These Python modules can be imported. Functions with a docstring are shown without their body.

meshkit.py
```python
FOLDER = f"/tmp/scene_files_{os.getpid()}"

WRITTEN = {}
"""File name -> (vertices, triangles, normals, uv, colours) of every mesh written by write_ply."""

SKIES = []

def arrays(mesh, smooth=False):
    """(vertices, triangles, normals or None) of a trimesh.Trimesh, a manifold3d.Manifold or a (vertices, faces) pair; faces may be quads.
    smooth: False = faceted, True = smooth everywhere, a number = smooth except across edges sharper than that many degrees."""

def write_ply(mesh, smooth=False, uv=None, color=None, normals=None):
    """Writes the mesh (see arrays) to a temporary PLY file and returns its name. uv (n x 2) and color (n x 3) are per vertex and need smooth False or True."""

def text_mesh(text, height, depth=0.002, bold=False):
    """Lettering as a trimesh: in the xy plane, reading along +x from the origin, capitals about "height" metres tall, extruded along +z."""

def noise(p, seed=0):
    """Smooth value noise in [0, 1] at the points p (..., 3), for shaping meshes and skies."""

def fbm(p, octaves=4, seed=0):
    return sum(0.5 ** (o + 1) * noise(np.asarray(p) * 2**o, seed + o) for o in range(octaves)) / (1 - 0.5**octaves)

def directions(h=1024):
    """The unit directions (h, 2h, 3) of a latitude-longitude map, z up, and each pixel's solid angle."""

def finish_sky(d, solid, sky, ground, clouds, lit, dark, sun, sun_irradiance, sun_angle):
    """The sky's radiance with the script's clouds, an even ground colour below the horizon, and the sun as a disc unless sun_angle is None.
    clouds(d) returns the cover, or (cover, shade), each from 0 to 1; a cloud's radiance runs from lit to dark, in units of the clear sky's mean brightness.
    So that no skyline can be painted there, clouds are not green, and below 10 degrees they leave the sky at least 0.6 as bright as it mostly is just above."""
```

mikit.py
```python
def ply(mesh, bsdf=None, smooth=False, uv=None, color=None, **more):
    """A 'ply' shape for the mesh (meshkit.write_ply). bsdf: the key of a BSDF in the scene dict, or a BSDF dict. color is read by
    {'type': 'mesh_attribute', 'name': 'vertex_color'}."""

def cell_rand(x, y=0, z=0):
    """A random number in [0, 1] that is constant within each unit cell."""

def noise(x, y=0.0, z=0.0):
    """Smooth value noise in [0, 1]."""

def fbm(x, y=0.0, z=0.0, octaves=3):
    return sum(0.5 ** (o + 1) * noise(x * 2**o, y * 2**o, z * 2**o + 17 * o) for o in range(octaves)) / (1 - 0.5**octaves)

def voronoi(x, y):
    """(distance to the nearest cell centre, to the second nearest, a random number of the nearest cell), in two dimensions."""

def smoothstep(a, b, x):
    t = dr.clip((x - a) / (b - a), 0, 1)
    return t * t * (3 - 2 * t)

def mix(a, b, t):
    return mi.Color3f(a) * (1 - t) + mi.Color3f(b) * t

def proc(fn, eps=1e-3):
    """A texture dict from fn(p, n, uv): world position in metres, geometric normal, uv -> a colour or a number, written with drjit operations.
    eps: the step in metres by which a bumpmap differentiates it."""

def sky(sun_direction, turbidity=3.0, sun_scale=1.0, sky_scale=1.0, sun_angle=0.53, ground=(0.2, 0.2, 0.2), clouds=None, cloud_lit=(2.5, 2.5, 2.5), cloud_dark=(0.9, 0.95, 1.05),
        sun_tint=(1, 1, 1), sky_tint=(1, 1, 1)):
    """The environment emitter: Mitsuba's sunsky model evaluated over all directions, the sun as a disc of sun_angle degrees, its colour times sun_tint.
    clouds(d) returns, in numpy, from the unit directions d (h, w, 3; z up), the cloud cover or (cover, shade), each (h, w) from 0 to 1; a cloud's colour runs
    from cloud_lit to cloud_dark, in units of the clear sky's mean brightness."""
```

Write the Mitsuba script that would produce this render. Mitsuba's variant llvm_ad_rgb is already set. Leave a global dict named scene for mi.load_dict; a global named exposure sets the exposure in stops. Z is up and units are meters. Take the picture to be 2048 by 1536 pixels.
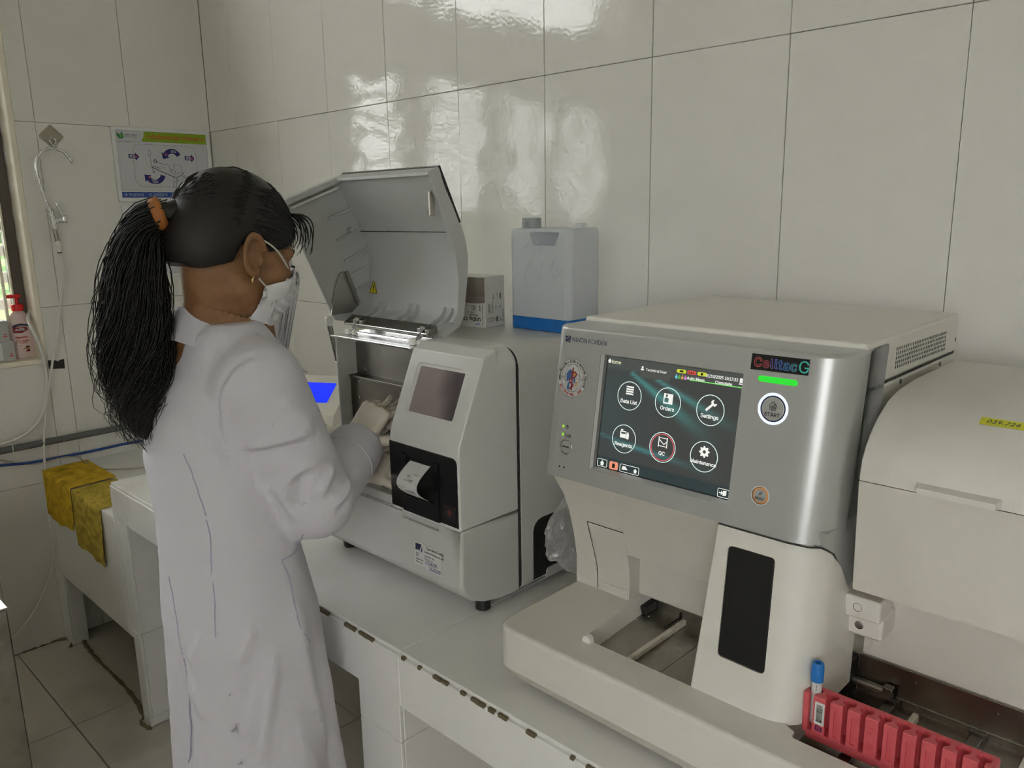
import math, random
import numpy as np, trimesh, mitsuba as mi, manifold3d as m3, mapbox_earcut as earcut
import mikit, meshkit
from mikit import proc, noise as nz, fbm, smoothstep, mix
from meshkit import text_mesh

T = mi.ScalarTransform4f
scene, labels = {}, {}
rng = np.random.default_rng(7)

# ------------------------------------------------------------------ camera, sky, exposure
CAM, YAW, PITCH, ROLL, FOC = np.array([3.005, -1.477, 1.483]), math.radians(45.78), math.radians(12.262), math.radians(-0.97), 1598.75
fwd = np.array([-math.cos(YAW) * math.cos(PITCH), math.sin(YAW) * math.cos(PITCH), -math.sin(PITCH)])
rt0 = np.cross(fwd, [0, 0, 1]); rt0 /= np.linalg.norm(rt0)
up0 = np.cross(rt0, fwd)
upv = -math.sin(ROLL) * rt0 + math.cos(ROLL) * up0
scene['camera'] = {'type': 'perspective', 'fov': math.degrees(2 * math.atan(1024 / FOC)), 'fov_axis': 'x', 'near_clip': 0.05, 'far_clip': 200.0,
                   'to_world': T().look_at(origin=CAM.tolist(), target=(CAM + fwd).tolist(), up=upv.tolist())}
scene['sky'] = mikit.sky((-0.5, -0.6, 0.62), turbidity=4.0, sun_scale=0.0, sky_scale=1.0, ground=(0.25, 0.27, 0.22),
                         clouds=lambda d: (np.ones(d.shape[:2]), 0.25 * meshkit.fbm(d * 3.0, 3, 5)), cloud_lit=(1.0, 1.0, 0.98), cloud_dark=(0.75, 0.77, 0.8))
exposure = 6.25

# ------------------------------------------------------------------ helpers
def numbered(k):
    if k not in scene and not any(s.startswith(k + '__') for s in scene): return k
    i = 1
    while f'{k}_{i:03d}' in scene or any(s.startswith(f'{k}_{i:03d}__') for s in scene): i += 1
    return f'{k}_{i:03d}'
used = {}
def uniq(k):
    n = used.get(k, 0); used[k] = n + 1
    return k if n == 0 else f'{k}_{n:03d}'
def obj(name, mesh, mat, parent=None, smooth=35, label=None, **more):
    """one mesh = one entry, keyed parent__name"""
    k = uniq((parent + '__' if parent else '') + name)
    scene[k] = mikit.ply(mesh, mat, smooth=smooth, **more)
    if label: labels[k] = {'label': label}
    return k
def inst(k, ply, world=None):
    k = uniq(k); scene[k] = {**ply, **({'to_world': world} if world is not None else {})}
    return k
def thing(name, label, cat, group=None):
    k = uniq(name); labels[k] = {'label': label, 'category': cat}
    if group: labels[k]['group'] = group
    return k
def tag(k, label, cat, group=None):
    labels[k] = {'label': label, 'category': cat, **({'group': group} if group else {})}
    return k
def struct(k):
    labels.setdefault(k, {})['kind'] = 'structure'
    return k
def cat(*ms):
    out = []
    for m in ms:
        if hasattr(m, 'to_mesh'):
            a = m.to_mesh(); m = trimesh.Trimesh(a.vert_properties[:, :3], a.tri_verts, process=False)
        out.append(m)
    return trimesh.util.concatenate(out)
def hull(pts):
    return trimesh.convex.convex_hull(np.asarray(pts, float))
def cbox(lo, hi, b=0.002):
    """box with chamfered edges"""
    lo, hi = np.minimum(lo, hi).astype(float), np.maximum(lo, hi).astype(float)
    b = min(b, 0.45 * (hi - lo).min())
    if b < 1e-5: return trimesh.creation.box(bounds=[lo, hi])
    P = []
    for sx in (0, 1):
        for sy in (0, 1):
            for sz in (0, 1):
                c = np.where([sx, sy, sz], hi, lo); s = np.where([sx, sy, sz], -1.0, 1.0) * b
                for k in range(3):
                    q = c + s; q[k] = c[k]; P.append(q)
    return hull(P)
def rbox(lo, hi, r, n=12):
    """box with round edges: hull of eight spheres"""
    lo, hi = np.asarray(lo, float), np.asarray(hi, float); r = min(r, 0.499 * (hi - lo).min())
    s = trimesh.creation.icosphere(subdivisions=2, radius=r).vertices
    return hull(np.vstack([s + np.where([a, b, c], hi - r, lo + r) for a in (0, 1) for b in (0, 1) for c in (0, 1)]))
def area2(p):
    return np.sum(p[:, 0] * np.roll(p[:, 1], -1) - np.roll(p[:, 0], -1) * p[:, 1])
def inset(p, d):
    e = np.roll(p, -1, 0) - p; e /= np.linalg.norm(e, axis=1, keepdims=True) + 1e-12
    n = np.stack([-e[:, 1], e[:, 0]], 1); a = np.roll(n, 1, 0)
    s = a + n; s /= np.maximum((s * n).sum(1, keepdims=True), 0.25)
    return p + s * d
def extr(poly, h, bev=0.0, steps=3, both=True, O=(0, 0, 0), U=(1, 0, 0), V=(0, 1, 0), W=(0, 0, 1), holes=()):
    """a polygon (u, v), extruded by h along W with rounded rims"""
    p = np.asarray(poly, float)
    if area2(p) < 0: p = p[::-1]
    rings = [p] + [np.asarray(q, float) if area2(np.asarray(q, float)) < 0 else np.asarray(q, float)[::-1] for q in holes]
    lv = []
    if bev > 0:
        st = [(bev * (1 - math.sin(t)), bev * (1 - math.cos(t))) for t in np.linspace(0, math.pi / 2, steps + 1)]
        if both: lv += st
        else: lv += [(0, 0)]
        lv += [(i, h - z) for i, z in reversed(st)]
    else: lv = [(0, 0), (0, h)]
    V3, F = [], []
    flat0 = np.vstack([inset(r, lv[0][0]) for r in rings]); ends = np.cumsum([len(r) for r in rings]).astype(np.uint32)
    tri = earcut.triangulate_float64(flat0, ends).reshape(-1, 3).astype(int)
    N = len(flat0)
    # make the cap counter-clockwise
    a = flat0[tri]; cr = (a[:, 1, 0] - a[:, 0, 0]) * (a[:, 2, 1] - a[:, 0, 1]) - (a[:, 1, 1] - a[:, 0, 1]) * (a[:, 2, 0] - a[:, 0, 0])
    tri[cr < 0] = tri[cr < 0][:, ::-1]
    for i, z in lv:
        q = np.vstack([inset(r, i) for r in rings]); V3.append(np.column_stack([q, np.full(N, z)]))
    F.append(tri[:, ::-1]); F.append(tri + N * (len(lv) - 1))
    s0 = 0
    for r in rings:
        n = len(r); i = np.arange(n) + s0; j = (np.arange(n) + 1) % n + s0
        for k in range(len(lv) - 1):
            A, B = i + k * N, j + k * N
            F += [np.column_stack([A, B, B + N]), np.column_stack([A, B + N, A + N])]
        s0 += n
    v = np.vstack(V3); f = np.vstack(F)
    M = np.stack([U, V, W]).astype(float)
    if np.linalg.det(M) < 0: f = f[:, ::-1]
    return trimesh.Trimesh(v @ M + np.asarray(O, float), f, process=False)
def rrect(u0, v0, u1, v1, r, n=6):
    """rounded rectangle, r one radius or four (from u0v0 counter-clockwise)"""
    r = [r] * 4 if np.isscalar(r) else r
    P = []
    for (cu, cv, a0), q in zip(((u0, v0, 180), (u1, v0, 270), (u1, v1, 0), (u0, v1, 90)), r):
        if q <= 0: P.append((cu, cv)); continue
        cx, cy = cu + (q if cu == u0 else -q), cv + (q if cv == v0 else -q)
        P += [(cx + q * math.cos(math.radians(a0 + t)), cy + q * math.sin(math.radians(a0 + t))) for t in np.linspace(0, 90, n + 1)]
    return np.array(P)
def circ(cx, cy, r, n=28, r2=None):
    t = np.arange(n) * 2 * math.pi / n
    return np.column_stack([cx + r * np.cos(t), cy + (r2 or r) * np.sin(t)])
def rpoly(pts, rad, n=6):
    """polygon with its corners rounded, rad one radius or one per corner"""
    p = np.asarray(pts, float); m = len(p); rad = [rad] * m if np.isscalar(rad) else rad
    out = []
    for i in range(m):
        a, b, c = p[i - 1], p[i], p[(i + 1) % m]
        if rad[i] <= 0: out.append(b); continue
        u, v = (a - b) / np.linalg.norm(a - b), (c - b) / np.linalg.norm(c - b)
        ang = math.acos(np.clip(u @ v, -1, 1)); t = min(rad[i] / math.tan(ang / 2), 0.49 * np.linalg.norm(a - b), 0.49 * np.linalg.norm(c - b))
        A, C = b + u * t, b + v * t
        for s in np.linspace(0, 1, n + 1): out.append((1 - s) ** 2 * A + 2 * s * (1 - s) * b + s * s * C)
    return np.array(out)
def spline(pts, n=40):
    from scipy.interpolate import CubicSpline
    p = np.asarray(pts, float); d = np.r_[0, np.cumsum(np.linalg.norm(np.diff(p, axis=0), axis=1))]
    return CubicSpline(d, p)(np.linspace(0, d[-1], n))
def tube(pts, r, sides=10, caps=True):
    p = np.asarray(pts, float); n = len(p); r = np.broadcast_to(r, (n,))
    t = np.gradient(p, axis=0); t /= np.linalg.norm(t, axis=1, keepdims=True) + 1e-12
    a = np.cross(t[0], [0, 0, 1.0] if abs(t[0][2]) < .9 else [1.0, 0, 0]); a /= np.linalg.norm(a)
    ang = np.arange(sides) * 2 * math.pi / sides; V = []
    for i in range(n):
        a = a - t[i] * (a @ t[i]); a /= np.linalg.norm(a); b = np.cross(t[i], a)
        V.append(p[i] + r[i] * (np.cos(ang)[:, None] * a + np.sin(ang)[:, None] * b))
    V = np.vstack(V); F = []
    i = np.arange(sides); j = (i + 1) % sides
    for k in range(n - 1):
        A, B = i + k * sides, j + k * sides
        F += [np.column_stack([A, B, B + sides]), np.column_stack([A, B + sides, A + sides])]
    if caps:
        V = np.vstack([V, p[0], p[-1]]); c0, c1 = len(V) - 2, len(V) - 1; e = (n - 1) * sides
        F += [np.column_stack([np.full(sides, c0), j, i]), np.column_stack([np.full(sides, c1), i + e, j + e])]
    return trimesh.Trimesh(V, np.vstack(F), process=False)
def lathe(profile, sides=28, at=(0, 0, 0), axis=None):
    m = trimesh.creation.revolve(np.asarray(profile, float), sections=sides)
    if m.volume < 0: m.invert()
    if axis is not None: m.apply_transform(trimesh.geometry.align_vectors([0, 0, 1], axis))
    m.apply_translation(at); return m
def cyl(a, b, r, sides=20, bev=0.0):
    a, b = np.asarray(a, float), np.asarray(b, float); h = np.linalg.norm(b - a); bev = min(bev, .45 * r, .45 * h)
    prof = [(0, 0), (r - bev, 0), (r, bev), (r, h - bev), (r - bev, h), (0, h)] if bev else [(0, 0), (r, 0), (r, h), (0, h)]
    return lathe(prof, sides, a, (b - a) / h)
def mf(m):
    m = m.copy(); m.merge_vertices()
    return m3.Manifold(m3.Mesh(np.asarray(m.vertices, np.float32), np.asarray(m.faces, np.uint32)))
def tm(M):
    a = M.to_mesh(); return trimesh.Trimesh(a.vert_properties[:, :3].astype(float), a.tri_verts, process=False)
def cut(a, *bs):
    M = mf(a)
    for b in bs: M = M - mf(b)
    return tm(M)
def place(m, O, U, V, W=None):
    """mesh in local (u, v, w) to the world"""
    U, V = np.asarray(U, float), np.asarray(V, float); W = np.cross(U, V) if W is None else np.asarray(W, float)
    m = m.copy(); m.vertices = np.asarray(m.vertices) @ np.stack([U, V, W]) + np.asarray(O, float)
    if np.linalg.det(np.stack([U, V, W])) < 0: m.invert()
    return m
def text(s, h, depth=0.0004, bold=False, center=False, width=None):
    m = text_mesh(s, h, depth, bold)
    if width: m.apply_scale([width / m.extents[0], 1, 1])
    if center: m.apply_translation([-m.bounds[:, 0].mean(), -h / 2, 0])
    return m
def mt(f, lo, hi, step):
    """iso-surface f = 0 (inside negative) by marching tetrahedra"""
    lo, hi = np.asarray(lo, float), np.asarray(hi, float); n = np.ceil((hi - lo) / step).astype(int) + 1
    gx = [lo[k] + step * np.arange(n[k]) for k in range(3)]
    P = np.stack(np.meshgrid(*gx, indexing='ij'), -1).reshape(-1, 3)
    val = np.concatenate([f(P[i:i + 200000]) for i in range(0, len(P), 200000)])
    ins = (val < 0).reshape(n); idx = np.arange(len(P)).reshape(n)
    c = np.zeros(n - 1, int)
    corners = [(a, b, d) for a in (0, 1) for b in (0, 1) for d in (0, 1)]
    sl = lambda A, o: A[o[0]:n[0] - 1 + o[0], o[1]:n[1] - 1 + o[1], o[2]:n[2] - 1 + o[2]]
    for o in corners: c += sl(ins, o)
    mixed = (c > 0) & (c < 8)
    cid = {o: sl(idx, o)[mixed] for o in corners}
    tets = []
    for perm in ((0, 1, 2), (0, 2, 1), (1, 0, 2), (1, 2, 0), (2, 0, 1), (2, 1, 0)):
        o = [0, 0, 0]; path = [tuple(o)]
        for k in perm: o[k] = 1; path.append(tuple(o))
        tets.append(np.column_stack([cid[q] for q in path]))
    t = np.vstack(tets); s = val[t] < 0; k = s.sum(1)
    E = []
    def order(sel, cnt):
        q = t[sel]; w = s[sel]; o = np.argsort(~w, axis=1, kind='stable'); return np.take_along_axis(q, o, 1)
    q = order(k == 1, 1); E.append(np.stack([q[:, [0, 1]], q[:, [0, 2]], q[:, [0, 3]]], 1))
    q = order(k == 3, 3); E.append(np.stack([q[:, [0, 3]], q[:, [1, 3]], q[:, [2, 3]]], 1))
    q = order(k == 2, 2)
    E.append(np.stack([q[:, [0, 2]], q[:, [0, 3]], q[:, [1, 3]]], 1)); E.append(np.stack([q[:, [0, 2]], q[:, [1, 3]], q[:, [1, 2]]], 1))
    E = np.sort(np.concatenate(E), axis=2); key = E[..., 0] * len(P) + E[..., 1]
    u, inv = np.unique(key.ravel(), return_inverse=True); a, b = u // len(P), u % len(P)
    w = val[a] / (val[a] - val[b]); v = P[a] + (P[b] - P[a]) * w[:, None]
    F = inv.reshape(-1, 3); F = F[(F[:, 0] != F[:, 1]) & (F[:, 1] != F[:, 2]) & (F[:, 0] != F[:, 2])]
    # orient along the gradient
    cen = v[F].mean(1); nn = np.cross(v[F[:, 1]] - v[F[:, 0]], v[F[:, 2]] - v[F[:, 0]])
    nn /= np.linalg.norm(nn, axis=1, keepdims=True) + 1e-20
    g = f(cen + nn * step * .3) - f(cen - nn * step * .3)
    F[g < 0] = F[g < 0][:, ::-1]
    m = trimesh.Trimesh(v, F, process=False); m.merge_vertices(digits_vertex=6)
    m.update_faces(m.nondegenerate_faces())
    return m
def seg_d(P, a, b):
    a, b = np.asarray(a, float), np.asarray(b, float); d = b - a
    t = np.clip((P - a) @ d / (d @ d), 0, 1)
    return np.linalg.norm(P - a - t[:, None] * d, axis=1), t
def capsule(P, a, b, ra, rb):
    d, t = seg_d(P, a, b); return d - (ra + (rb - ra) * t)
def smin(a, b, k):
    h = np.clip(.5 + .5 * (b - a) / k, 0, 1); return b + (a - b) * h - k * h * (1 - h)
def ell(P, c, r, R=None):
    q = P - np.asarray(c); q = q @ R.T if R is not None else q
    q = q / np.asarray(r); l = np.linalg.norm(q, axis=1)
    return (l - 1) * np.min(r) * np.maximum(l, .6) / np.maximum(np.linalg.norm(q / np.asarray(r), axis=1) * np.min(r), 1e-9)

# ------------------------------------------------------------------ materials
def rgb(*c): return {'type': 'rgb', 'value': list(c)}
def s2l(r, g, b): return [((x / 255 + .055) / 1.055) ** 2.4 if x > 10 else x / 255 / 12.92 for x in (r, g, b)]
def mat(key, b, two=True):
    scene[key] = {'type': 'twosided', 'b': b} if two else b
    return key
def plastic(key, col, alpha=.15, ior=1.5):
    return mat(key, {'type': 'roughplastic', 'diffuse_reflectance': col if isinstance(col, dict) else rgb(*col), 'alpha': alpha, 'int_ior': ior, 'nonlinear': False})
def diffuse(key, col): return mat(key, {'type': 'diffuse', 'reflectance': col if isinstance(col, dict) else rgb(*col)})
def metal(key, col, alpha=.1):
    return mat(key, {'type': 'roughconductor', 'material': 'none', 'specular_reflectance': col if isinstance(col, dict) else rgb(*col), 'alpha': alpha})
def bumped(key, col, alpha, fn, scale, eps=1e-3, ior=1.5):
    return mat(key, {'type': 'bumpmap', 'arbitrary': proc(fn, eps), 'scale': scale,
                     'bsdf': {'type': 'roughplastic', 'diffuse_reflectance': col if isinstance(col, dict) else rgb(*col), 'alpha': alpha, 'int_ior': ior, 'nonlinear': False}})
def glow(key_mat, col, s=1.0): return {'type': 'area', 'radiance': rgb(*[c * s for c in col])}

def wavy(p, n, uv):
    q = p * 9.0
    return 2.2 * fbm(q.x, q.y, q.z, 2) + 0.10 * nz(p.x * 170, p.y * 170, p.z * 170)
def dirt(base, dark, sc, lo=.55, hi=.85):
    def fn(p, n, uv):
        d = fbm(p.x * sc, p.y * sc, p.z * sc, 4)
        return mix(base, dark, smoothstep(lo, hi, d))
    return proc(fn)
bumped('tile_glaze', (.72, .705, .67), .01, wavy, 0.0009)
plastic('tile_side', (.70, .69, .66), .06)
plastic('floor_glaze', dirt((.60, .57, .51), (.50, .46, .40), 5.0), .07)
plastic('counter_glaze', dirt((.82, .815, .80), (.72, .70, .66), 4.0, .6, .95), .09)
diffuse('grout', (.36, .33, .28))
diffuse('grout_pale', (.52, .50, .45))
diffuse('plaster', (.78, .77, .74))
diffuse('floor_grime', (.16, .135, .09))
plastic('cream_paint', (.86, .80, .68), .25)
plastic('frame_brown', (.10, .085, .07), .2)
plastic('frame_cream', (.85, .80, .66), .2)
mat('pane_glass', {'type': 'thindielectric', 'int_ior': 1.5}, two=False)
# ------------------------------------------------------------------ the room
RX, RY, RZ = 5.2, -3.2, 3.3
W1 = (-2.60, -0.66, 1.01, 2.17)          # window in the left wall: y0, y1, z0, z1
WT = (-2.60, -0.66, 2.42, 2.95)          # its fanlight
W2 = (0.28, 1.32, 0.85, 2.08)            # window in the back wall: x0, x1, z0, z1
W3 = (3.3, 4.75, 0.95, 2.3)            # wide window of the back wall near the photographer
TH = 0.008
def wall_with_holes(a0, a1, holes, make):
    """rectangles (a, z) left over around holes"""
    aa = sorted({a0, a1, *[h[0] for h in holes], *[h[1] for h in holes]}); zz = sorted({0.0, RZ, *[h[2] for h in holes], *[h[3] for h in holes]})
    out = []
    for i in range(len(aa) - 1):
        z = None
        for j in range(len(zz) - 1):
            c = (.5 * (aa[i] + aa[i + 1]), .5 * (zz[j] + zz[j + 1]))
            solid = not any(h[0] < c[0] < h[1] and h[2] < c[1] < h[3] for h in holes)
            if solid and z is None: z = zz[j]
            if z is not None and (not solid): out.append(make(aa[i], aa[i + 1], z, zz[j])); z = None
        if z is not None: out.append(make(aa[i], aa[i + 1], z, RZ))
    return cat(*out)
B = lambda lo, hi: trimesh.creation.box(bounds=[lo, hi])
struct(obj('wall_right', B((-.22, TH, 0), (RX, .2, RZ)), 'grout_pale', smooth=False))
struct(obj('wall_left', wall_with_holes(RY - .2, TH, [W1, WT], lambda a, b, c, d: B((-.22, a, c), (-TH, b, d))), 'grout_pale', smooth=False))
struct(obj('wall_back', wall_with_holes(-.22, RX, [W2, W3], lambda a, b, c, d: B((a, RY - .2, c), (b, RY, d))), 'plaster', smooth=False))
struct(obj('wall_front', B((RX, RY - .2, 0), (RX + .2, .2, RZ)), 'plaster', smooth=False))
struct(obj('ceiling', B((-.22, RY - .2, RZ), (RX + .2, .2, RZ + .1)), 'plaster', smooth=False))
struct(obj('floor', B((-.22, RY - .2, -.1), (RX + .2, .2, -TH)), 'grout', smooth=False))
# glazed wall tiles, 30 x 60 cm upright
J = 0.00055
def tile_grid(host, ax, a_j, z_j, holes, matk, tilt=.0022):
    shared = {}
    for i in range(len(a_j) - 1):
        for j in range(len(z_j) - 1):
            rects = [(a_j[i], a_j[i + 1], z_j[j], z_j[j + 1])]
            for h in holes:
                nxt = []
                for (p0, p1, q0, q1) in rects:
                    if h[1] <= p0 or h[0] >= p1 or h[3] <= q0 or h[2] >= q1: nxt.append((p0, p1, q0, q1)); continue
                    if h[0] > p0: nxt.append((p0, h[0], q0, q1))
                    if h[1] < p1: nxt.append((h[1], p1, q0, q1))
                    m0, m1 = max(p0, h[0]), min(p1, h[1])
                    if h[2] > q0: nxt.append((m0, m1, q0, h[2]))
                    if h[3] < q1: nxt.append((m0, m1, h[3], q1))
                rects = nxt
            for (p0, p1, q0, q1) in rects:
                if p1 - p0 < .012 or q1 - q0 < .012: continue
                w, h = p1 - p0 - 2 * J, q1 - q0 - 2 * J
                key = (round(w, 4), round(h, 4))
                if key not in shared:
                    m = cbox((-w / 2, 0, -h / 2), (w / 2, TH, h / 2), .0012)
                    if ax == 'y': pass
                    shared[key] = mikit.ply(m, matk, smooth=False)
                c = (.5 * (p0 + p1), .5 * (q0 + q1)); r1, r2 = rng.normal(0, tilt, 2); dz = rng.uniform(0, .0006)
                if ax == 'y': X = T().translate([c[0], dz, c[1]])
                else: X = T().translate([-dz, c[0], c[1]]).rotate([0, 0, 1], 90)
                lim = min(.0015 / max(w, h), 1)
                X = X.rotate([1, 0, 0], math.degrees(r1) * .6).rotate([0, 0, 1], math.degrees(r2) * .6)
                inst(host + '__tile', shared[key], X)
zj = [0.0] + [1.789 - .6 * k for k in (2, 1, 0)] + [2.389, 2.989, RZ]
xj = [0.0] + [.19 + .3 * k for k in range(0, 17) if .19 + .3 * k < RX - .01] + [RX]
yj = [RY] + sorted([-.294 - .3 * k for k in range(0, 10) if -.294 - .3 * k > RY + .02]) + [0.0]
tile_grid('wall_right', 'y', xj, zj, [], 'tile_glaze')
tile_grid('wall_left', 'x', yj, zj, [W1, WT], 'tile_glaze')
# floor tiles 60 x 60
fx = [-.0] + [.572 + .6 * k for k in range(0, 8)] + [RX]; fy = [RY] + [-.878 - .6 * k for k in range(3, -1, -1)] + [-.278, 0.0]
ft = {}
for i in range(len(fx) - 1):
    for j in range(len(fy) - 1):
        w, h = fx[i + 1] - fx[i] - .003, fy[j + 1] - fy[j] - .003
        if min(w, h) < .02: continue
        key = (round(w, 4), round(h, 4))
        if key not in ft: ft[key] = mikit.ply(cbox((-w / 2, -h / 2, -TH), (w / 2, h / 2, 0), .0012), 'floor_glaze', smooth=False)
        inst('floor__tile', ft[key], T().translate([.5 * (fx[i] + fx[i + 1]), .5 * (fy[j] + fy[j + 1]), -rng.uniform(0, .0004)]))
# ---- window 1 (left wall): reveal, four casements, louvre boards outside
def casement(win, y0, y1, z0, z1, x=-.10, f=.035):
    ring = cat(cbox((x - .02, y0, z0), (x + .02, y0 + f, z1)), cbox((x - .02, y1 - f, z0), (x + .02, y1, z1)), cbox((x - .02, y0 + f, z0), (x + .02, y1 - f, z0 + f)), cbox((x - .02, y0 + f, z1 - f), (x + .02, y1 - f, z1)))
    obj('frame', ring, 'frame_brown', win)
    obj('pane', cbox((x - .003, y0 + f, z0 + f), (x + .003, y1 - f, z1 - f), 0), 'pane_glass', win, smooth=False)
win = 'window_1'; struct(win)
y0, y1, z0, z1 = W1
rev = cat(cbox((-.24, y1 - .012, z0), (.004, y1 + .006, z1), .003), cbox((-.24, y0 - .006, z0), (.004, y0 + .012, z1), .003),
          cbox((-.24, y0 + .012, z1 - .012), (.004, y1 - .012, z1 + .006), .003))
obj('reveal', rev, 'cream_paint', win, label='cream painted window reveal')
obj('sill', cbox((-.24, y0 - .006, z0 - .01), (.006, y1 + .002, z0 + .008), .003), 'cream_paint', win)
for a, b in ((-1.04, -.675), (-1.60, -1.14), (-2.05, -1.66), (-2.58, -2.13)): casement(win, a, b, z0 + .01, z1 - .02)
for a, b in ((-1.14, -1.04), (-1.66, -1.60), (-2.13, -2.05)): obj('mullion', cbox((-.16, a, z0), (-.05, b, z1), .004), 'frame_cream', win)
obj('glazing_bead', cat(cbox((-.078, -.742, z0 + .01), (-.066, -.733, z1)), cbox((-.078, -.716, z0 + .01), (-.066, -.710, z1))), 'frame_cream', win)
sl = mikit.ply(cbox((-.012, (y0 + y1) / 2 - .97, -.019), (.012, (y0 + y1) / 2 + .97, .019), .003), 'plaster', smooth=False)
for k in range(12): inst('window_1__louvre_board', sl, T().translate([-.2, 0, 1.10 + .092 * k]))
win = 'window_2'; struct(win)   # barred, curtained window of the back wall
x0, x1, z0, z1 = W2
obj('frame', cat(*[cbox((a, RY - .06, z0), (a + .055, RY - .01, z1), .004) for a in np.linspace(x0, x1 - .055, 6)], cbox((x0, RY - .06, z1 - .05), (x1, RY - .01, z1), .004), cbox((x0, RY - .06, z0), (x1, RY - .01, z0 + .05), .004)), 'frame_cream', win)
mat('thin_curtain', {'type': 'principledthin', 'base_color': rgb(.42, .42, .40), 'roughness': .9, 'diff_trans': 1.0, 'spec_trans': 0.0}, two=False)
obj('curtain', B((x0, RY - .101, z0), (x1, RY - .1, z1)), 'thin_curtain', win, smooth=False)
win = 'window_3'; struct(win)
x0, x1, z0, z1 = W3
obj('frame', cat(*[cbox((a, RY - .1, z0), (a + .06, RY - .04, z1), .004) for a in np.linspace(x0, x1 - .06, 4)], cbox((x0, RY - .1, z1 - .06), (x1, RY - .04, z1), .004), cbox((x0, RY - .1, z0), (x1, RY - .04, z0 + .06), .004)), 'frame_cream', win)
# ---- tiled worktop built against the right wall, and the lower one in the corner
CY, CZ = -0.726, 0.748
base = thing('tiled_counter', 'long white tiled masonry worktop along the right wall carrying the machines', 'counter')
obj('slab', cat(B((.682, CY + .008, .650), (RX - .01, -.001, CZ - .008))), 'grout', base, smooth=False)
def tiles_box(host, name, rects, matk='counter_glaze'):
    for lo, hi in rects: obj(name, cbox(lo, hi, .0015), matk, host, smooth=False)
xs = [.676, .795] + [.795 + .6 * k for k in range(1, 8)]
tt = []
for i in range(len(xs) - 1):
    for (a, b) in ((CY + .0005, -.127), (-.1262, -.0005)):
        tt.append(((xs[i] + .0006, a, CZ - .008), (min(xs[i + 1], RX) - .0006, b, CZ)))
tiles_box(base, 'top_tile', tt)
tiles_box(base, 'front_tile', [((xs[i] + .0006, CY - .004, .642), (xs[i + 1] - .0006, CY + .008, CZ - .0085)) for i in range(len(xs) - 1)])
tiles_box(base, 'end_tile', [((.674, CY + .006, .642), (.6815, -.001, CZ - .0085))])
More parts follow.
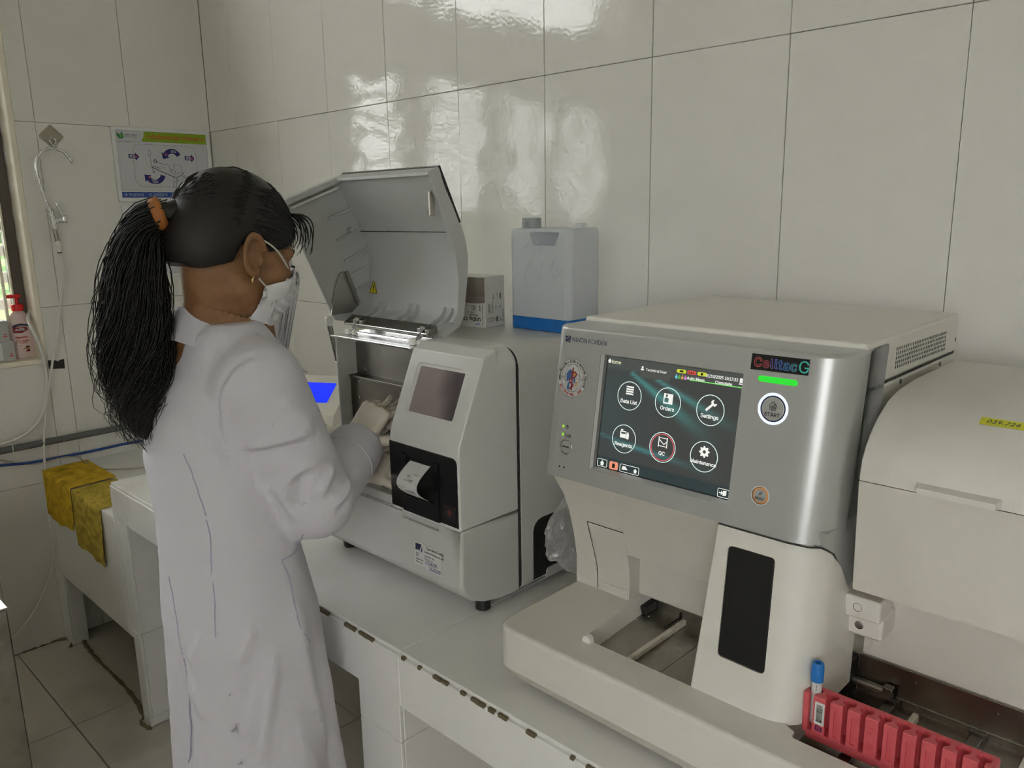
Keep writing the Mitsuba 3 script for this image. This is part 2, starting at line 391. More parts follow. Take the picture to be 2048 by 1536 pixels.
def leg(host, x0, x1, top, zsplit):
    obj('leg', B((x0 + .008, CY + .008, 0), (x1 - .008, -.02, top)), 'grout', host, smooth=False)
    zs = [0.001] + zsplit + [top]
    for a, b in zip(zs[:-1], zs[1:]):
        tiles_box(host, 'leg_tile', [((x0, CY, a + .0006), (x1, CY + .008, b - .0006)), ((x1 - .008, CY + .0085, a + .0006), (x1, -.33, b - .0006)), ((x1 - .008, -.329, a + .0006), (x1, -.02, b - .0006)),
                                     ((x0, CY + .0085, a + .0006), (x0 + .008, -.02, b - .0006))])
leg(base, .704, .757, .642, [.03, .30]); leg(base, 1.863, 1.985, .641, [.21, .562])
leg(base, 3.1, 3.2, .641, [.3]); leg(base, 4.4, 4.5, .641, [.3])
chips = []
for _ in range(46):
    x = rng.uniform(1.5, 2.75); s = rng.uniform(.004, .022); chips.append(cbox((x, CY - .0052, CZ - .0105 + rng.uniform(-.001, .001)), (x + s, CY + .001, CZ - .0045), .0004))
obj('worn_edge', cat(*chips), 'floor_grime', base, smooth=False, label='chipped worn joint along the front edge'); labels['tiled_counter__worn_edge']['kind'] = 'stuff'
low = thing('low_tiled_counter', 'lower white tiled ledge in the far corner under the yellow cloths', 'counter')
LZ = .637
obj('slab', cat(B((.001, CY + .008, .56), (.672, -.001, LZ - .008)), B((.045, CY + .008, .285), (.70, CY + .05, .56)), B((.008, CY + .008, 0), (.075, CY + .05, .56))), 'grout', low, smooth=False)
tiles_box(low, 'top_tile', [((.0006, CY, LZ - .008), (.31, -.33, LZ)), ((.3112, CY, LZ - .008), (.6735, -.33, LZ)), ((.0006, -.329, LZ - .008), (.6735, -.001, LZ))])
tiles_box(low, 'front_tile', [((.0006, CY - .0, .272), (.0810, CY + .008, LZ - .0085)), ((.082, CY, .272), (.672, CY + .008, LZ - .0085)), ((.672, CY, .272), (.7035, CY + .008, .6415))])
tiles_box(low, 'leg_tile', [((.004, CY, .001), (.0815, CY + .008, .2715)), ((.0735, CY + .0085, .001), (.0815, CY + .055, .30))])
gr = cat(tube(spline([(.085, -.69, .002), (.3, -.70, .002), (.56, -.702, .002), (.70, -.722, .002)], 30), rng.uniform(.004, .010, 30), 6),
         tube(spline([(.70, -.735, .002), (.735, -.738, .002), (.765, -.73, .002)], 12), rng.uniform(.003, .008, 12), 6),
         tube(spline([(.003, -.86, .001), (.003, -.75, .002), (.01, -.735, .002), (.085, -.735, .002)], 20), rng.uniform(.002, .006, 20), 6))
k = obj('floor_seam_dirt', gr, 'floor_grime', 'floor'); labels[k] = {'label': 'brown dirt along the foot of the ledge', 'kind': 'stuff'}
# ---- green hill and trees outside the windows
def hill():
    a = np.linspace(-1.3, 1.3, 60); V = []; F = []
    for i, t in enumerate(a):
        c, s = -math.cos(t), math.sin(t) * 1.4
        for j, (r, z) in enumerate(((12, -3.2), (15, -.6), (20, .2), (26, .7), (40, -3))):
            p = np.array([c * r, -1.5 + s * r, z + (1.1 * meshkit.fbm(np.array([t * 5, j * .7, 2.]), 4) if 0 < j < 4 else 0)]); V.append(p)
    n = 5
    for i in range(len(a) - 1):
        for j in range(n - 1): F += [(i * n + j, i * n + j + 1, (i + 1) * n + j + 1), (i * n + j, (i + 1) * n + j + 1, (i + 1) * n + j)]
    return trimesh.Trimesh(V, F, process=False)
diffuse('leaf_green', dirt((.16, .24, .10), (.07, .12, .05), 2.0, .35, .65))
struct(obj('outdoor_hillside', hill(), 'leaf_green', smooth=True))
# ------------------------------------------------------------------ blood analyser (right)
E0 = 2.0 ** exposure
def disp(col, s=1.0):
    """light of a lit screen, col in display sRGB 0..255"""
    return {'type': 'area', 'radiance': rgb(*[c * s / E0 for c in s2l(*col)]), 'sampling_weight': 0.0002}
plastic('shell_cream', (.70, .675, .615), .22)
plastic('shell_cream_light', (.74, .72, .67), .2)
mat('silver_paint', {'type': 'principled', 'base_color': rgb(.50, .505, .51), 'metallic': .55, 'roughness': .34, 'specular': .5})
plastic('black_gloss', (.006, .006, .007), .04)
plastic('black_matte', (.012, .012, .012), .3)
plastic('seam_dark', (.03, .03, .03), .5)
metal('steel_sheet', dirt((.46, .44, .41), (.33, .31, .28), 7.0, .35, .8), .16)
metal('steel_dark', (.30, .29, .27), .22)
metal('chrome', (.78, .78, .78), .05)
plastic('white_plastic', (.80, .79, .75), .2)
plastic('ivory_bar', dirt((.80, .76, .66), (.55, .50, .40), 60.0, .5, .8), .3)
plastic('ink_navy', (.02, .03, .10), .4)
plastic('ink_black', (.015, .015, .015), .4)
plastic('ink_grey', (.16, .16, .16), .4)
plastic('ink_red', (.45, .03, .04), .4)
plastic('paper_white', (.80, .80, .79), .4)
plastic('sticker_silver', (.62, .62, .60), .3)
AN = thing('blood_analyser', 'large cream analyser with silver hood and lit touchscreen on the right worktop', 'analyser')
YF, ZT = -.688, .858
P1 = np.array([0, -.574, 1.074]); VV = np.array([0, .1610, .9870]); NN = np.array([0, -.9870, .1610])
UU = np.array([1.0, 0, 0])
def hood_at(m, x=0, s=0, d=0): return place(m, P1 + UU * x + VV * s + NN * d, UU, VV, NN)
# base: tray with chamfered foot, rounded left front corner
plan = rpoly([(2.19, -.09), (2.19, YF), (2.96, YF), (2.96, -.09)], [.01, .035, .02, .01], 8)
base_m = extr(plan, .066, .007, 4, both=False, O=(0, 0, .792))
pl2 = inset(plan, .022)
lower = trimesh.Trimesh(np.vstack([np.column_stack([plan, np.full(len(plan), .792)]), np.column_stack([pl2, np.full(len(plan), .764)])]), np.vstack([[[i, len(plan) + i, (i + 1) % len(plan)], [(i + 1) % len(plan), len(plan) + i, len(plan) + (i + 1) % len(plan)]] for i in range(len(plan))]), process=False)
lower = hull(np.vstack([np.column_stack([plan, np.full(len(plan), .7925)]), np.column_stack([pl2, np.full(len(plan), .764)])]))
pit1 = hull([(2.3185, -.6305, .87), (2.515, -.6305, .87), (2.302, -.435, .87), (2.515, -.435, .87), (2.324, -.628, .829), (2.515, -.628, .829), (2.312, -.435, .829), (2.515, -.435, .829)])
pit2 = cat(extr(rpoly([(2.648, -.640), (2.86, -.640), (2.86, -.40), (2.63, -.40), (2.63, -.62), (2.648, -.628)], [.006, .012, .002, .002, 0, .004], 4), .06, O=(0, 0, .826)))
base_m = cut(base_m, pit1, pit2)
obj('base', base_m, 'shell_cream_light', AN, 40)
obj('base_foot', lower, 'shell_cream', AN, 40)
for x in (2.29, 2.86):
    for y in (-.60, -.17): obj('rubber_foot', cyl((x, y, .7485), (x, y, .766), .016, 18, .002), 'black_matte', AN)
# left pit: steel plate, slot, ivory bars
obj('tray_plate', cat(cbox((2.305, -.627, .8275), (2.512, -.436, .8305), .0006)), 'steel_sheet', AN, smooth=False)
obj('back_plate', cat(cbox((2.300, -.437, .829), (2.512, -.432, .886), .0008)), 'steel_sheet', AN, smooth=False)
obj('plate_slot', cat(cbox((2.3655, -.484, .8304), (2.3685, -.436, .8312), 0), cbox((2.365, -.4375, .8305), (2.3695, -.4368, .840), 0), cbox((2.302, -.4372, .8868), (2.512, -.430, .8888), 0), cbox((2.432, -.626, .8304), (2.4328, -.437, .8309), 0), cbox((2.306, -.47, .8305), (2.322, -.438, .844), .001)), 'black_matte', AN, smooth=False)
for i, (x, y, z) in enumerate(((2.338, -.60, .8305), (2.362, -.607, .8305), (2.425, -.60, .8305), (2.44, -.59, .8305), (2.318, -.49, .8305), (2.326, -.468, .8305))): obj('rivet', lathe([(0, .0014), (.0015, .001), (.002, 0), (0, 0)][::-1], 12, (x, y, z)), 'steel_sheet', AN)
obj('guide_bar', cat(rbox((2.3805, -.6085, .8305), (2.3885, -.452, .8405), .0028)), 'ivory_bar', AN, label='worn ivory guide bar in the left tray')
obj('stop_knob', extr(rrect(-.0075, -.012, .0075, .012, [0, 0, .0074, .0074]), .011, .0015, 2, O=(2.331, -.627, .856), U=(1, 0, 0), V=(0, 0, 1), W=(0, -1, 0)), 'white_plastic', AN)
# column and panel below the hood (concave profile in y, z)
prof = [(-.553, 1.074), (-.545, 1.056), (-.525, 1.027), (-.510, .992), (-.498, .948), (-.490, .904), (-.490, ZT - .001)]
def pr(pts, x0, x1, bev=0.0, steps=2): return extr([(y, z) for y, z in pts], x1 - x0, bev, steps, O=(x0, 0, 0), U=(0, 1, 0), V=(0, 0, 1), W=(1, 0, 0))
obj('left_column', pr(prof + [(-.40, ZT - .001), (-.40, 1.074)], 2.191, 2.3025, .0022), 'shell_cream', AN, 30)
obj('front_panel', pr(prof[:5] + [(-.4965, .9405), (-.40, .9405), (-.40, 1.074)], 2.3025, 2.512, .001), 'shell_cream', AN, 30)
obj('recess_back', cbox((2.3025, -.436, .886), (2.512, -.40, .945), .001), 'shell_cream', AN)
pts = [(2.228, -.5060, .981), (2.300, -.5075, .981), (2.303, -.50, .955), (2.3035, -.489, .866)]
dl = cat(tube([(2.2285, -.5078, .981), (2.3018, -.5078, .981)], .0006, 4), tube([(2.2285, -.5078, .981), (2.2325, -.4985, .940), (2.237, -.4913, .900), (2.2385, -.4905, .860)], .0006, 4))
obj('door_line', dl, 'seam_dark', AN, smooth=False)
obj('door_grip', cat(extr(rrect(2.251, .8635, 2.299, .8745, .0012, 3), .0016, .0005, 2, O=(0, -.490, 0), U=(1, 0, 0), V=(0, 0, 1), W=(0, -1, 0))), 'shell_cream', AN)
# main housing behind the hood
obj('housing', cat(cbox((2.193, -.462, ZT), (2.639, -.09, 1.2505), .004)), 'shell_cream', AN)
obj('top_cover', cat(rbox((2.192, -.470, 1.2535), (2.640, -.088, 1.3135), .005)), 'shell_cream_light', AN, 40)
obj('cover_seam', cbox((2.195, -.459, 1.250), (2.6375, -.092, 1.254), 0), 'seam_dark', AN, smooth=False)
vs = []
for r in range(5):
    for c in range(30):
        y = -.362 + .0072 * c; z = 1.293 - .0062 * r - .0001 * c
        vs.append(cbox((2.6395, y - .0014, z - .0021), (2.6404, y + .0014, z + .0021), 0))
k = obj('vent_slot', cat(*vs), 'black_matte', AN, smooth=False); labels[k] = {'label': 'rows of small vent slots on the side', 'kind': 'stuff'}
for y, z in ((-.437, 1.263), (-.101, 1.273), (-.336, 1.2445), (-.166, 1.2435)): obj('screw', lathe([(0, 0), (.0032, 0), (.0032, .0008), (.002, .0014), (0, .0014)], 14, (2.6395, y, z), [1, 0, 0]), 'steel_dark', AN)
# silver hood
HP = rpoly([(2.19, .14), (2.19, 0), (2.642, 0), (2.642, .14)], [0, .022, .050, 0], 10)
hood = extr(HP, .2361, .006, 4, both=False)
hood = place(hood, P1, UU, np.array([0, 1.0, 0]), VV)
skirt = pr([(-.435, 1.09), (-.435, .976), (-.470, .976), (-.480, .985), (-.494, 1.005), (-.510, 1.032), (-.53, 1.056), (-.556, 1.0715), (-.556, 1.09)], 2.628, 2.642, 0)
bez = hood_at(hull([(2.2815, .0236, .001), (2.5137, .0236, .001), (2.5137, .2004, .001), (2.2815, .2004, .001), (2.2882, .0302, -.008), (2.5120, .0302, -.008), (2.5120, .1978, -.008), (2.2882, .1978, -.008)]))
holes = [hood_at(cyl((x, s, -.004), (x, s, .002), r, 40)) for x, s, r in ((2.5589, .161, .0206), (2.5571, .0487, .0122), (2.2328, .0495, .0118))]
hood = cut(hood, bez, *holes)
obj('hood', cat(hood, skirt), 'silver_paint', AN, 28, label='silver hood with rounded corners')
fr = [place(extr([(2.2815, .0236), (2.2882, .0302), (2.2882, .1978), (2.2815, .2004)], .0004), P1, UU, VV, NN)]
g = 0.0003
obj('screen_bezel', hood_at(trimesh.Trimesh([(2.2815, .0236, g), (2.2882, .0302, -.0075), (2.2882, .1978, -.0075), (2.2815, .2004, g), (2.5120, .1978, -.0075), (2.5137, .2004, g)], [(0, 1, 2), (0, 2, 3), (3, 2, 4), (3, 4, 5)], process=False)), 'ink_grey', AN, smooth=False, label='dark bezel edge')
# touchscreen: one lit panel, its picture a grid of colours, icons and words raised a hair
def screen_col(u, v):
    """u, v in 0..1, v up"""
    c = np.array([66, 68, 66.])[None] * np.ones((len(u), 1))
    c += np.array([0, 10, 12.]) * np.clip(1 - u * 1.8, 0, 1)[:, None] * np.clip(1.2 - abs(v - .55) * 1.6, 0, 1)[:, None]
    def streak(u0, v0, u1, v1, w0, w1, amp, col):
        d = np.array([u1 - u0, v1 - v0]); L = np.hypot(*d); t = ((u - u0) * d[0] + (v - v0) * d[1]) / L ** 2; q = ((u - u0) * -d[1] + (v - v0) * d[0]) / L
        w = w0 + (w1 - w0) * np.clip(t, 0, 1)
        return (np.exp(-(q / w) ** 2) * (1 - smooth01(.2, 1.0, t)) * (t > -.05) * amp)[:, None] * np.array(col)
    def smooth01(a, b, x): t = np.clip((x - a) / (b - a), 0, 1); return t * t * (3 - 2 * t)
    c += streak(.24, .86, .95, .35, .015, .08, 1, (10, 70, 66)) + streak(.40, .86, 1.1, .5, .012, .05, 1, (14, 70, 68))
    c += streak(0, .30, 1.1, .12, .012, .03, .8, (6, 40, 42)) + streak(.15, .25, .9, .20, .02, .02, .7, (8, 50, 50))
    c[(v > .895)] = c[v > .895] * .6 + np.array([95, 98, 92]) * .4
    k = (v > .86) & (v < .955) & (u > .275) & (u < .505); c[k] = (82, 84, 80)
    k = v < .105; c[k] = (58 + 0 * c[k][:, 0:1]) * [.8, 1.05, 1.08]
    c[(v < .012) | (u < .004)] = (8, 8, 8)
    return np.clip(c, 0, 255)
W_, H_ = 2.5120 - 2.2882, .1978 - .0302
nu, nv = 72, 54
uu, vv = np.meshgrid(np.linspace(0, 1, nu), np.linspace(0, 1, nv), indexing='ij'); uu, vv = uu.ravel(), vv.ravel()
sv = np.column_stack([2.2882 + uu * W_, .0302 + vv * H_, np.full(nu * nv, -.0075)])
ii = (np.arange(nu - 1)[:, None] * nv + np.arange(nv - 1)).ravel()
sf = np.vstack([np.column_stack([ii, ii + nv, ii + nv + 1]), np.column_stack([ii, ii + nv + 1, ii + 1])])
cc = screen_col(uu, vv); cl = np.where(cc / 255 > .04045, ((cc / 255 + .055) / 1.055) ** 2.4, cc / 255 / 12.92) / E0
scr = hood_at(trimesh.Trimesh(sv, sf, process=False))
k = obj('touchscreen', scr, 'black_gloss', AN, smooth=False, color=cl * .85, label='lit touchscreen with six round menu buttons')
scene[k]['emitter'] = {'type': 'area', 'radiance': {'type': 'mesh_attribute', 'name': 'vertex_color'}, 'sampling_weight': 0.0002}
SC = AN + '__touchscreen'
def flat(poly, holes=(), d=-.0070): return hood_at(extr(poly, .0003, holes=holes, O=(0, 0, d)))
def ftext(s, x, y, h, c=True, w=None, d=-.0070, bold=True):
    t = text(s, h, .0003, bold, c, w); t.apply_translation([x, y, d]); return hood_at(t)
def lit(name, m, col, s=1.0):
    k = obj(name, m, 'black_matte', SC, smooth=False); scene[k]['emitter'] = disp(col, s); return k
BT = {'Data List': (2.3356, .1444, .0212), 'Orders': (2.4013, .1446, .0212), 'Settings': (2.4684, .1444, .0212), 'Reagents': (2.3343, .0804, .0212), 'QC': (2.4008, .0806, .0216), 'Maintenance': (2.4671, .0806, .0212)}
for n_, (x, y, r) in BT.items():
    lit('button_ring', flat(circ(x, y, r, 48), [circ(x, y, r - .0011, 48)]), (215, 235, 230))
x, y, r = BT['QC']; lit('button_ring', flat(circ(x, y, r - .0022, 48), [circ(x, y, r - .0036, 48)]), (205, 92, 96))
lit('lettering', cat(*[ftext(n_, x, y - .0085, .0052 if n_ != 'Maintenance' else .0048) for n_, (x, y, r) in BT.items()], ftext('Technical User', 2.3765, .1862, .0036, bold=False), ftext('01/10/2025 10:17:32', 2.4796, .1902, .0040, w=.0475),
    ftext('Auto Meas', 2.4408, .1832, .0040), ftext('Complete', 2.4832, .1832, .0040)), (238, 240, 232))
lit('title', cat(ftext('Home', 2.3045, .1908, .0054, bold=False)), (235, 232, 190))
bars = [flat([(2.3292, .1462 + .0034 * q), (2.3420, .1462 + .0034 * q), (2.3420, .1485 + .0034 * q), (2.3292, .1485 + .0034 * q)]) for q in range(4)]
x, y = 2.4013, .1446
orders = [flat([(x - .0075, y - .002), (x + .0075, y - .002), (x + .0075, y + .0125), (x - .0075, y + .0125)], [circ(x - .0027, y + .0095, .0018, 14), np.array([(x - .006, y), (x + .0008, y), (x + .0008, y + .005), (x - .0008, y + .0068), (x - .0046, y + .0068), (x - .006, y + .005)])])]
wx, wy = 2.4684, .1486
th = math.radians(45); R2 = np.array([[math.cos(th), -math.sin(th)], [math.sin(th), math.cos(th)]])
wr = np.array([(-.0095, -.0016), (-.0095, .0016), (.003, .0016), (.0042, .0042), (.0075, .0046), (.0095, .0030), (.0062, .0016), (.0062, -.0016), (.0095, -.0030), (.0075, -.0046), (.0042, -.0042), (.003, -.0016)]) @ R2.T + (wx, wy + .0015)
gx, gy = 2.4671, .0872; a_ = np.arange(32) * 2 * math.pi / 32
rr = np.where((np.arange(32) // 2) % 2 == 0, .0080, .0060)
gear = flat(np.column_stack([gx + rr * np.cos(a_), gy + rr * np.sin(a_)]), [circ(gx, gy, .0024, 18)])
x, y = 2.3343, .0872
reag = [flat(rrect(x - .0075, y - .0055, x + .003, y + .0048, .001, 3), [np.array([(x - .006, y + .0005), (x + .0018, y + .0005), (x + .0018, y + .0032), (x - .006, y + .0032)])]), flat([(x - .0065, y + .0052), (x - .0028, y + .0052), (x - .0028, y + .0072), (x - .0065, y + .0072)]), flat(rrect(x + .0036, y - .0062, x + .0080, y + .0016, .0008, 3)), flat([(x + .0045, y + .002), (x + .0072, y + .002), (x + .0072, y + .0036), (x + .0045, y + .0036)])]
x, y = 2.4008, .0880
def bar(p, q, w): p, q = np.array(p, float), np.array(q, float); d = (q - p) / np.linalg.norm(q - p); n = np.array([-d[1], d[0]]) * w / 2; return flat([p - n, q - n, q + n, p + n])
qc = [bar((x - .0068, y - .0075), (x - .0068, y + .0072), .0013), bar((x + .0068, y - .0075), (x + .0068, y + .0072), .0013), bar((x - .0068, y + .0058), (x + .0068, y + .0058), .001), bar((x - .0068, y - .0058), (x + .0068, y - .0058), .001), bar((x - .0068, y + .0035), (x - .002, y), .0012), bar((x - .002, y), (x + .002, y - .003), .0012), bar((x + .002, y - .003), (x + .0068, y + .002), .0012)]
hx, hy = 2.2938, .1914
def house(x, y, r): return flat([(x - r, y - .1 * r), (x - .65 * r, y - .1 * r), (x - .65 * r, y - r), (x + .65 * r, y - r), (x + .65 * r, y - .1 * r), (x + r, y - .1 * r), (x, y + r)])
usr = [flat(circ(2.3530, .1888, .0016, 14)), flat(rrect(2.3505, .1842, 2.3555, .1868, .0012, 3))]
def outline(x0, y0, x1, y1, r, w=.0008): return flat(rrect(x0, y0, x1, y1, r, 4), [rrect(x0 + w, y0 + w, x1 - w, y1 - w, r - w, 4)])
foot = [outline(2.2908, .0318, 2.3090, .0436, .002), outline(2.3325, .0318, 2.3665, .0436, .002), outline(2.4935, .0318, 2.5108, .0440, .002), house(2.2998, .0376, .0038), house(2.3600, .0376, .0033), flat([(2.3362, .0350), (2.3468, .0362), (2.3420, .0408), (2.3372, .0405)]),
        flat([(2.5015, .0345), (2.5065, .0355), (2.5065, .0420), (2.5015, .0412)]), flat([(2.4960, .0372), (2.4990, .0372), (2.4990, .0350), (2.5020, .0380), (2.4990, .0410), (2.4990, .0388), (2.4960, .0388)])]
prn = [flat([(2.5060, .1870), (2.5110, .1870), (2.5110, .1930), (2.5060, .1930)]), flat([(2.5052, .1848), (2.5118, .1848), (2.5118, .1860), (2.5052, .1860)])]
lit('icon', cat(*bars, *orders, flat(wr), gear, *reag, *qc, house(hx, hy, .0032), *usr, *foot, *prn), (240, 241, 234))
lit('status_pill', cat(flat(rrect(2.4098, .1884, 2.4250, .1936, .0024, 4)), flat(rrect(2.4425, .1884, 2.4570, .1936, .0024, 4))), (200, 208, 50))
lit('alarm_pill', flat(rrect(2.4268, .1884, 2.4405, .1936, .002, 4)), (206, 70, 62))
obj('pill_mark', cat(flat(rrect(2.4150, .1895, 2.4205, .1922, .0004, 2), d=-.0066), flat(circ(2.4497, .1910, .0018, 12), d=-.0066), *[flat([(2.4290 + .003 * q, .1897), (2.4310 + .003 * q, .1897), (2.4300 + .003 * q, .1922)], d=-.0066) for q in range(3)]), 'black_matte', SC, smooth=False)
lit('progress_line', flat([(2.4318, .1802), (2.5116, .1802), (2.5116, .1816), (2.4318, .1816)]), (120, 220, 110))
lit('info_button', flat(rrect(2.3135, .0318, 2.3290, .0436, .002, 4)), (232, 148, 118))
obj('info_mark', flat([(2.3190, .0345), (2.3236, .0345), (2.3236, .0408), (2.3190, .0408)], d=-.0066), 'black_matte', SC, smooth=False)
for j, col in enumerate(((95, 200, 215), (90, 160, 80), (200, 150, 90), (205, 130, 200))): lit('reagent_icon', cat(flat([(2.4085 + .0048 * j, .1800), (2.4120 + .0048 * j, .1800), (2.4120 + .0048 * j, .1838), (2.4085 + .0048 * j, .1838)]), flat([(2.4094 + .0048 * j, .1842), (2.4111 + .0048 * j, .1842), (2.4111 + .0048 * j, .1858), (2.4094 + .0048 * j, .1858)])), col)
# badge, maker's name, emblem, lamps and buttons on the hood
def onhood(poly, th=.0006, d=0.0001, holes=(), bev=0): return hood_at(extr(poly, th, bev, 2, both=False, O=(0, 0, d), holes=holes))
obj('name_badge', onhood([(2.5228, .2072), (2.5988, .2082), (2.5988, .2280), (2.5228, .2276)], .0012), 'black_gloss', AN, smooth=False)
from shapely.geometry import Polygon
from shapely import affinity
def letter_polys(s, h, bold=False):
    m = text_mesh(s, h, .001, bold); pj = trimesh.path.polygons.projected(m, normal=[0, 0, 1]); return list(getattr(pj, 'geoms', [pj]))
def poly_mesh(g, d, th=.0003):
    out = []
    for q in getattr(g, 'geoms', [g]):
        if q.is_empty or q.area < 1e-9: continue
        e = extr(np.array(q.exterior.coords)[:-1], th, holes=[np.array(i.coords)[:-1] for i in q.interiors], O=(0, 0, d)); out.append(e)
    return cat(*out)
xo = 2.5262
for ch, col in zip('Celltac', ((190, 80, 80), (180, 70, 90), (120, 90, 170), (90, 110, 200), (80, 120, 200), (70, 130, 190), (90, 170, 190))):
    m = text_mesh(ch, .0112, .001, True); pg = trimesh.path.polygons.projected(m, normal=[0, 0, 1])
    ln = pg.boundary.buffer(.00042); w = m.bounds[1][0]
    plastic('badge_ink_%d%d%d' % col, s2l(*col), .3)
    obj('badge_letter', hood_at(poly_mesh(affinity.translate(ln, xo, .2118), .0012)), 'badge_ink_%d%d%d' % col, AN, smooth=False); xo += w + .0010
plastic('badge_cyan', s2l(70, 205, 190), .3)
t = text('G', .0146, .0003, False); t.apply_translation([xo + .0006, .2106, .0012]); obj('badge_letter', hood_at(t), 'badge_cyan', AN, smooth=False)
t = text('NIHON KOHDEN', .0068, .0003, False, width=.0660); t.apply_translation([2.2236, .2128, 0]); obj('maker_name', hood_at(t), 'ink_navy', AN, smooth=False)
obj('maker_mark', cat(onhood([(2.2105, .2110), (2.2205, .2110), (2.2205, .2135)], .0004), onhood([(2.2105, .2118), (2.2205, .2143), (2.2205, .2210), (2.2140, .2210), (2.2185, .2195), (2.2105, .2150)], .0004), onhood([(2.2105, .2165), (2.2165, .2200), (2.2105, .2210)], .0004)), 'ink_navy', AN, smooth=False)
ex, ey, er = 2.2322, .1571, .0297
em = AN + '__emblem_sticker'
obj('emblem_sticker', onhood(circ(ex, ey, er, 56), .0004), 'sticker_silver', AN, smooth=False, label='round silver sticker with globe, map and snake staff')
def on2(poly, holes=(), d=.00055): return hood_at(extr(poly, .00025, holes=holes, O=(0, 0, d)))
def arcband(cx, cy, rx, ry, w, a0=0, a1=360, n=48):
    t = np.radians(np.linspace(a0, a1, n)); o = np.column_stack([cx + (rx + w / 2) * np.cos(t), cy + (ry + w / 2) * np.sin(t)]); i = np.column_stack([cx + (rx - w / 2) * np.cos(t), cy + (ry - w / 2) * np.sin(t)])
    return on2(np.vstack([o[:-1] if a1 - a0 == 360 else o, i[::-1][:-1] if a1 - a0 == 360 else i[::-1]])) if a1 - a0 < 360 else on2(o[:-1], [i[:-1]])
obj('globe_line', cat(arcband(ex, ey, .0215, .0215, .0007), arcband(ex, ey, .0145, .0213, .0005), arcband(ex, ey - .035, .034, .034 + .009, .0005, 52, 128), arcband(ex, ey + .035, .034, .034 + .009, .0005, 232, 308), arcband(ex, ey, .0293, .0293, .0006), on2([(ex - .0213, ey - .0002), (ex + .0213, ey - .0002), (ex + .0213, ey + .0003), (ex - .0213, ey + .0003)])), 'ink_grey', em, smooth=False)
plastic('map_blue', s2l(66, 105, 165), .4); plastic('map_gold', s2l(205, 150, 60), .4); plastic('snake_red', s2l(140, 30, 45), .4)
obj('map', cat(on2([(ex - .0110, ey - .006), (ex - .0120, ey + .006), (ex - .006, ey + .0135), (ex - .001, ey + .010), (ex - .002, ey + .001), (ex - .006, ey - .004)], d=.0008), on2([(ex + .002, ey + .000), (ex + .006, ey - .001), (ex + .0065, ey - .0075), (ex + .003, ey - .006)], d=.0008), on2([(ex - .009, ey - .017), (ex - .0055, ey - .020), (ex - .004, ey - .007), (ex - .008, ey - .008)], d=.0008)), 'map_blue', em, smooth=False)
obj('crescent', cat(on2([(ex + .0085, ey - .003), (ex + .0105, ey - .009), (ex + .0060, ey - .0135), (ex + .0075, ey - .0085)], d=.0008), on2(circ(ex + .0035, ey + .0062, .0026, 14), d=.0008)), 'map_gold', em, smooth=False)
sp = spline([(ex - .005, ey + .0075, 0), (ex + .001, ey + .0095, 0), (ex + .0068, ey + .0075, 0), (ex + .0055, ey + .0025, 0), (ex - .001, ey + .0002, 0), (ex - .0048, ey - .0040, 0), (ex - .001, ey - .0085, 0), (ex + .0032, ey - .011, 0), (ex - .001, ey - .0145, 0), (ex - .0045, ey - .0175, 0)], 40)
snake = tube(sp, .0011, 6); snake.vertices[:, 2] = snake.vertices[:, 2] * .25 + .0009
staff = cbox((ex - .0012, ey - .019, .0008), (ex + .0010, ey + .016, .00125), 0)
obj('snake_staff', hood_at(cat(snake, staff)), 'snake_red', em, smooth=False)
def arctext(s, r, a0, a1, h, inward=False):
    out = []
    for ch, a in zip(s, np.linspace(a0, a1, len(s))):
        if ch == ' ': continue
        t = text_mesh(ch, h, .0003, True); t.apply_translation([-t.bounds[:, 0].mean(), -h / 2, 0]); an = math.radians(a)
        t.apply_transform(trimesh.transformations.rotation_matrix(an + (math.pi / 2 if inward else -math.pi / 2), [0, 0, 1])); t.apply_translation([ex + r * math.cos(an), ey + r * math.sin(an), .0006]); out.append(t)
    return hood_at(cat(*out))
obj('ring_lettering', arctext('MẠNG KIỂM CHUẨN Y TẾ CÁC TỪ TRƯỜNG ĐẠI CÔNG NGHỆ', .0254, 190, -25, .0034), 'ink_black', em, smooth=False)
obj('ring_lettering', arctext('BỘ Y TẾ NG TNVL - 2018', .0254, 212, 318, .0036, True), 'ink_red', em, smooth=False)
bar_m = hood_at(extr(rrect(2.5345, .1932, 2.5868, .2008, .0036, 6), .0014, .0006, 2, both=False)); k = obj('status_light', bar_m, 'black_matte', AN, label='glowing green status bar'); scene[k]['emitter'] = disp((35, 225, 45), 1.0)
k = obj('start_button_ring', onhood(circ(2.5589, .161, .0204, 48), .0005, -.0008, [circ(2.5589, .161, .0168, 48)]), 'white_plastic', AN, smooth=False); scene[k]['emitter'] = disp((190, 205, 250), 1.0)
SB = AN + '__start_button'
obj('start_button', cat(onhood(circ(2.5589, .161, .0152, 40), .003, -.003, bev=.001)), 'silver_paint', AN, 25)
obj('rim', onhood(circ(2.5589, .161, .0168, 48), .0009, -.0014, [circ(2.5589, .161, .0150, 48)]), 'ink_navy', SB, smooth=False)
t = text('START', .0046, .0003, True, True); t.apply_translation([2.5589, .1535, .0001]); dm = [(2.5589, .1705), (2.5640, .1655), (2.5625, .1590), (2.5553, .1590), (2.5538, .1655)]
obj('lettering', cat(hood_at(t), onhood(dm, .0003, .0001, [inset(np.array(dm[::-1]), .0007)])), 'ink_black', SB, smooth=False)
sm = []
for _ in range(60):
    q = rng.normal(0, [.0016, .0019], 2); sm.append(onhood(circ(2.5589 + q[0], .1625 + q[1], rng.uniform(.0005, .0011), 8), .0002, .0001 + .00001 * _))
k = obj('worn_print', cat(*sm), 'ink_grey', SB, smooth=False); labels[k] = {'label': 'dark finger wear in the middle of the button', 'kind': 'stuff'}
RB = AN + '__reset_button'
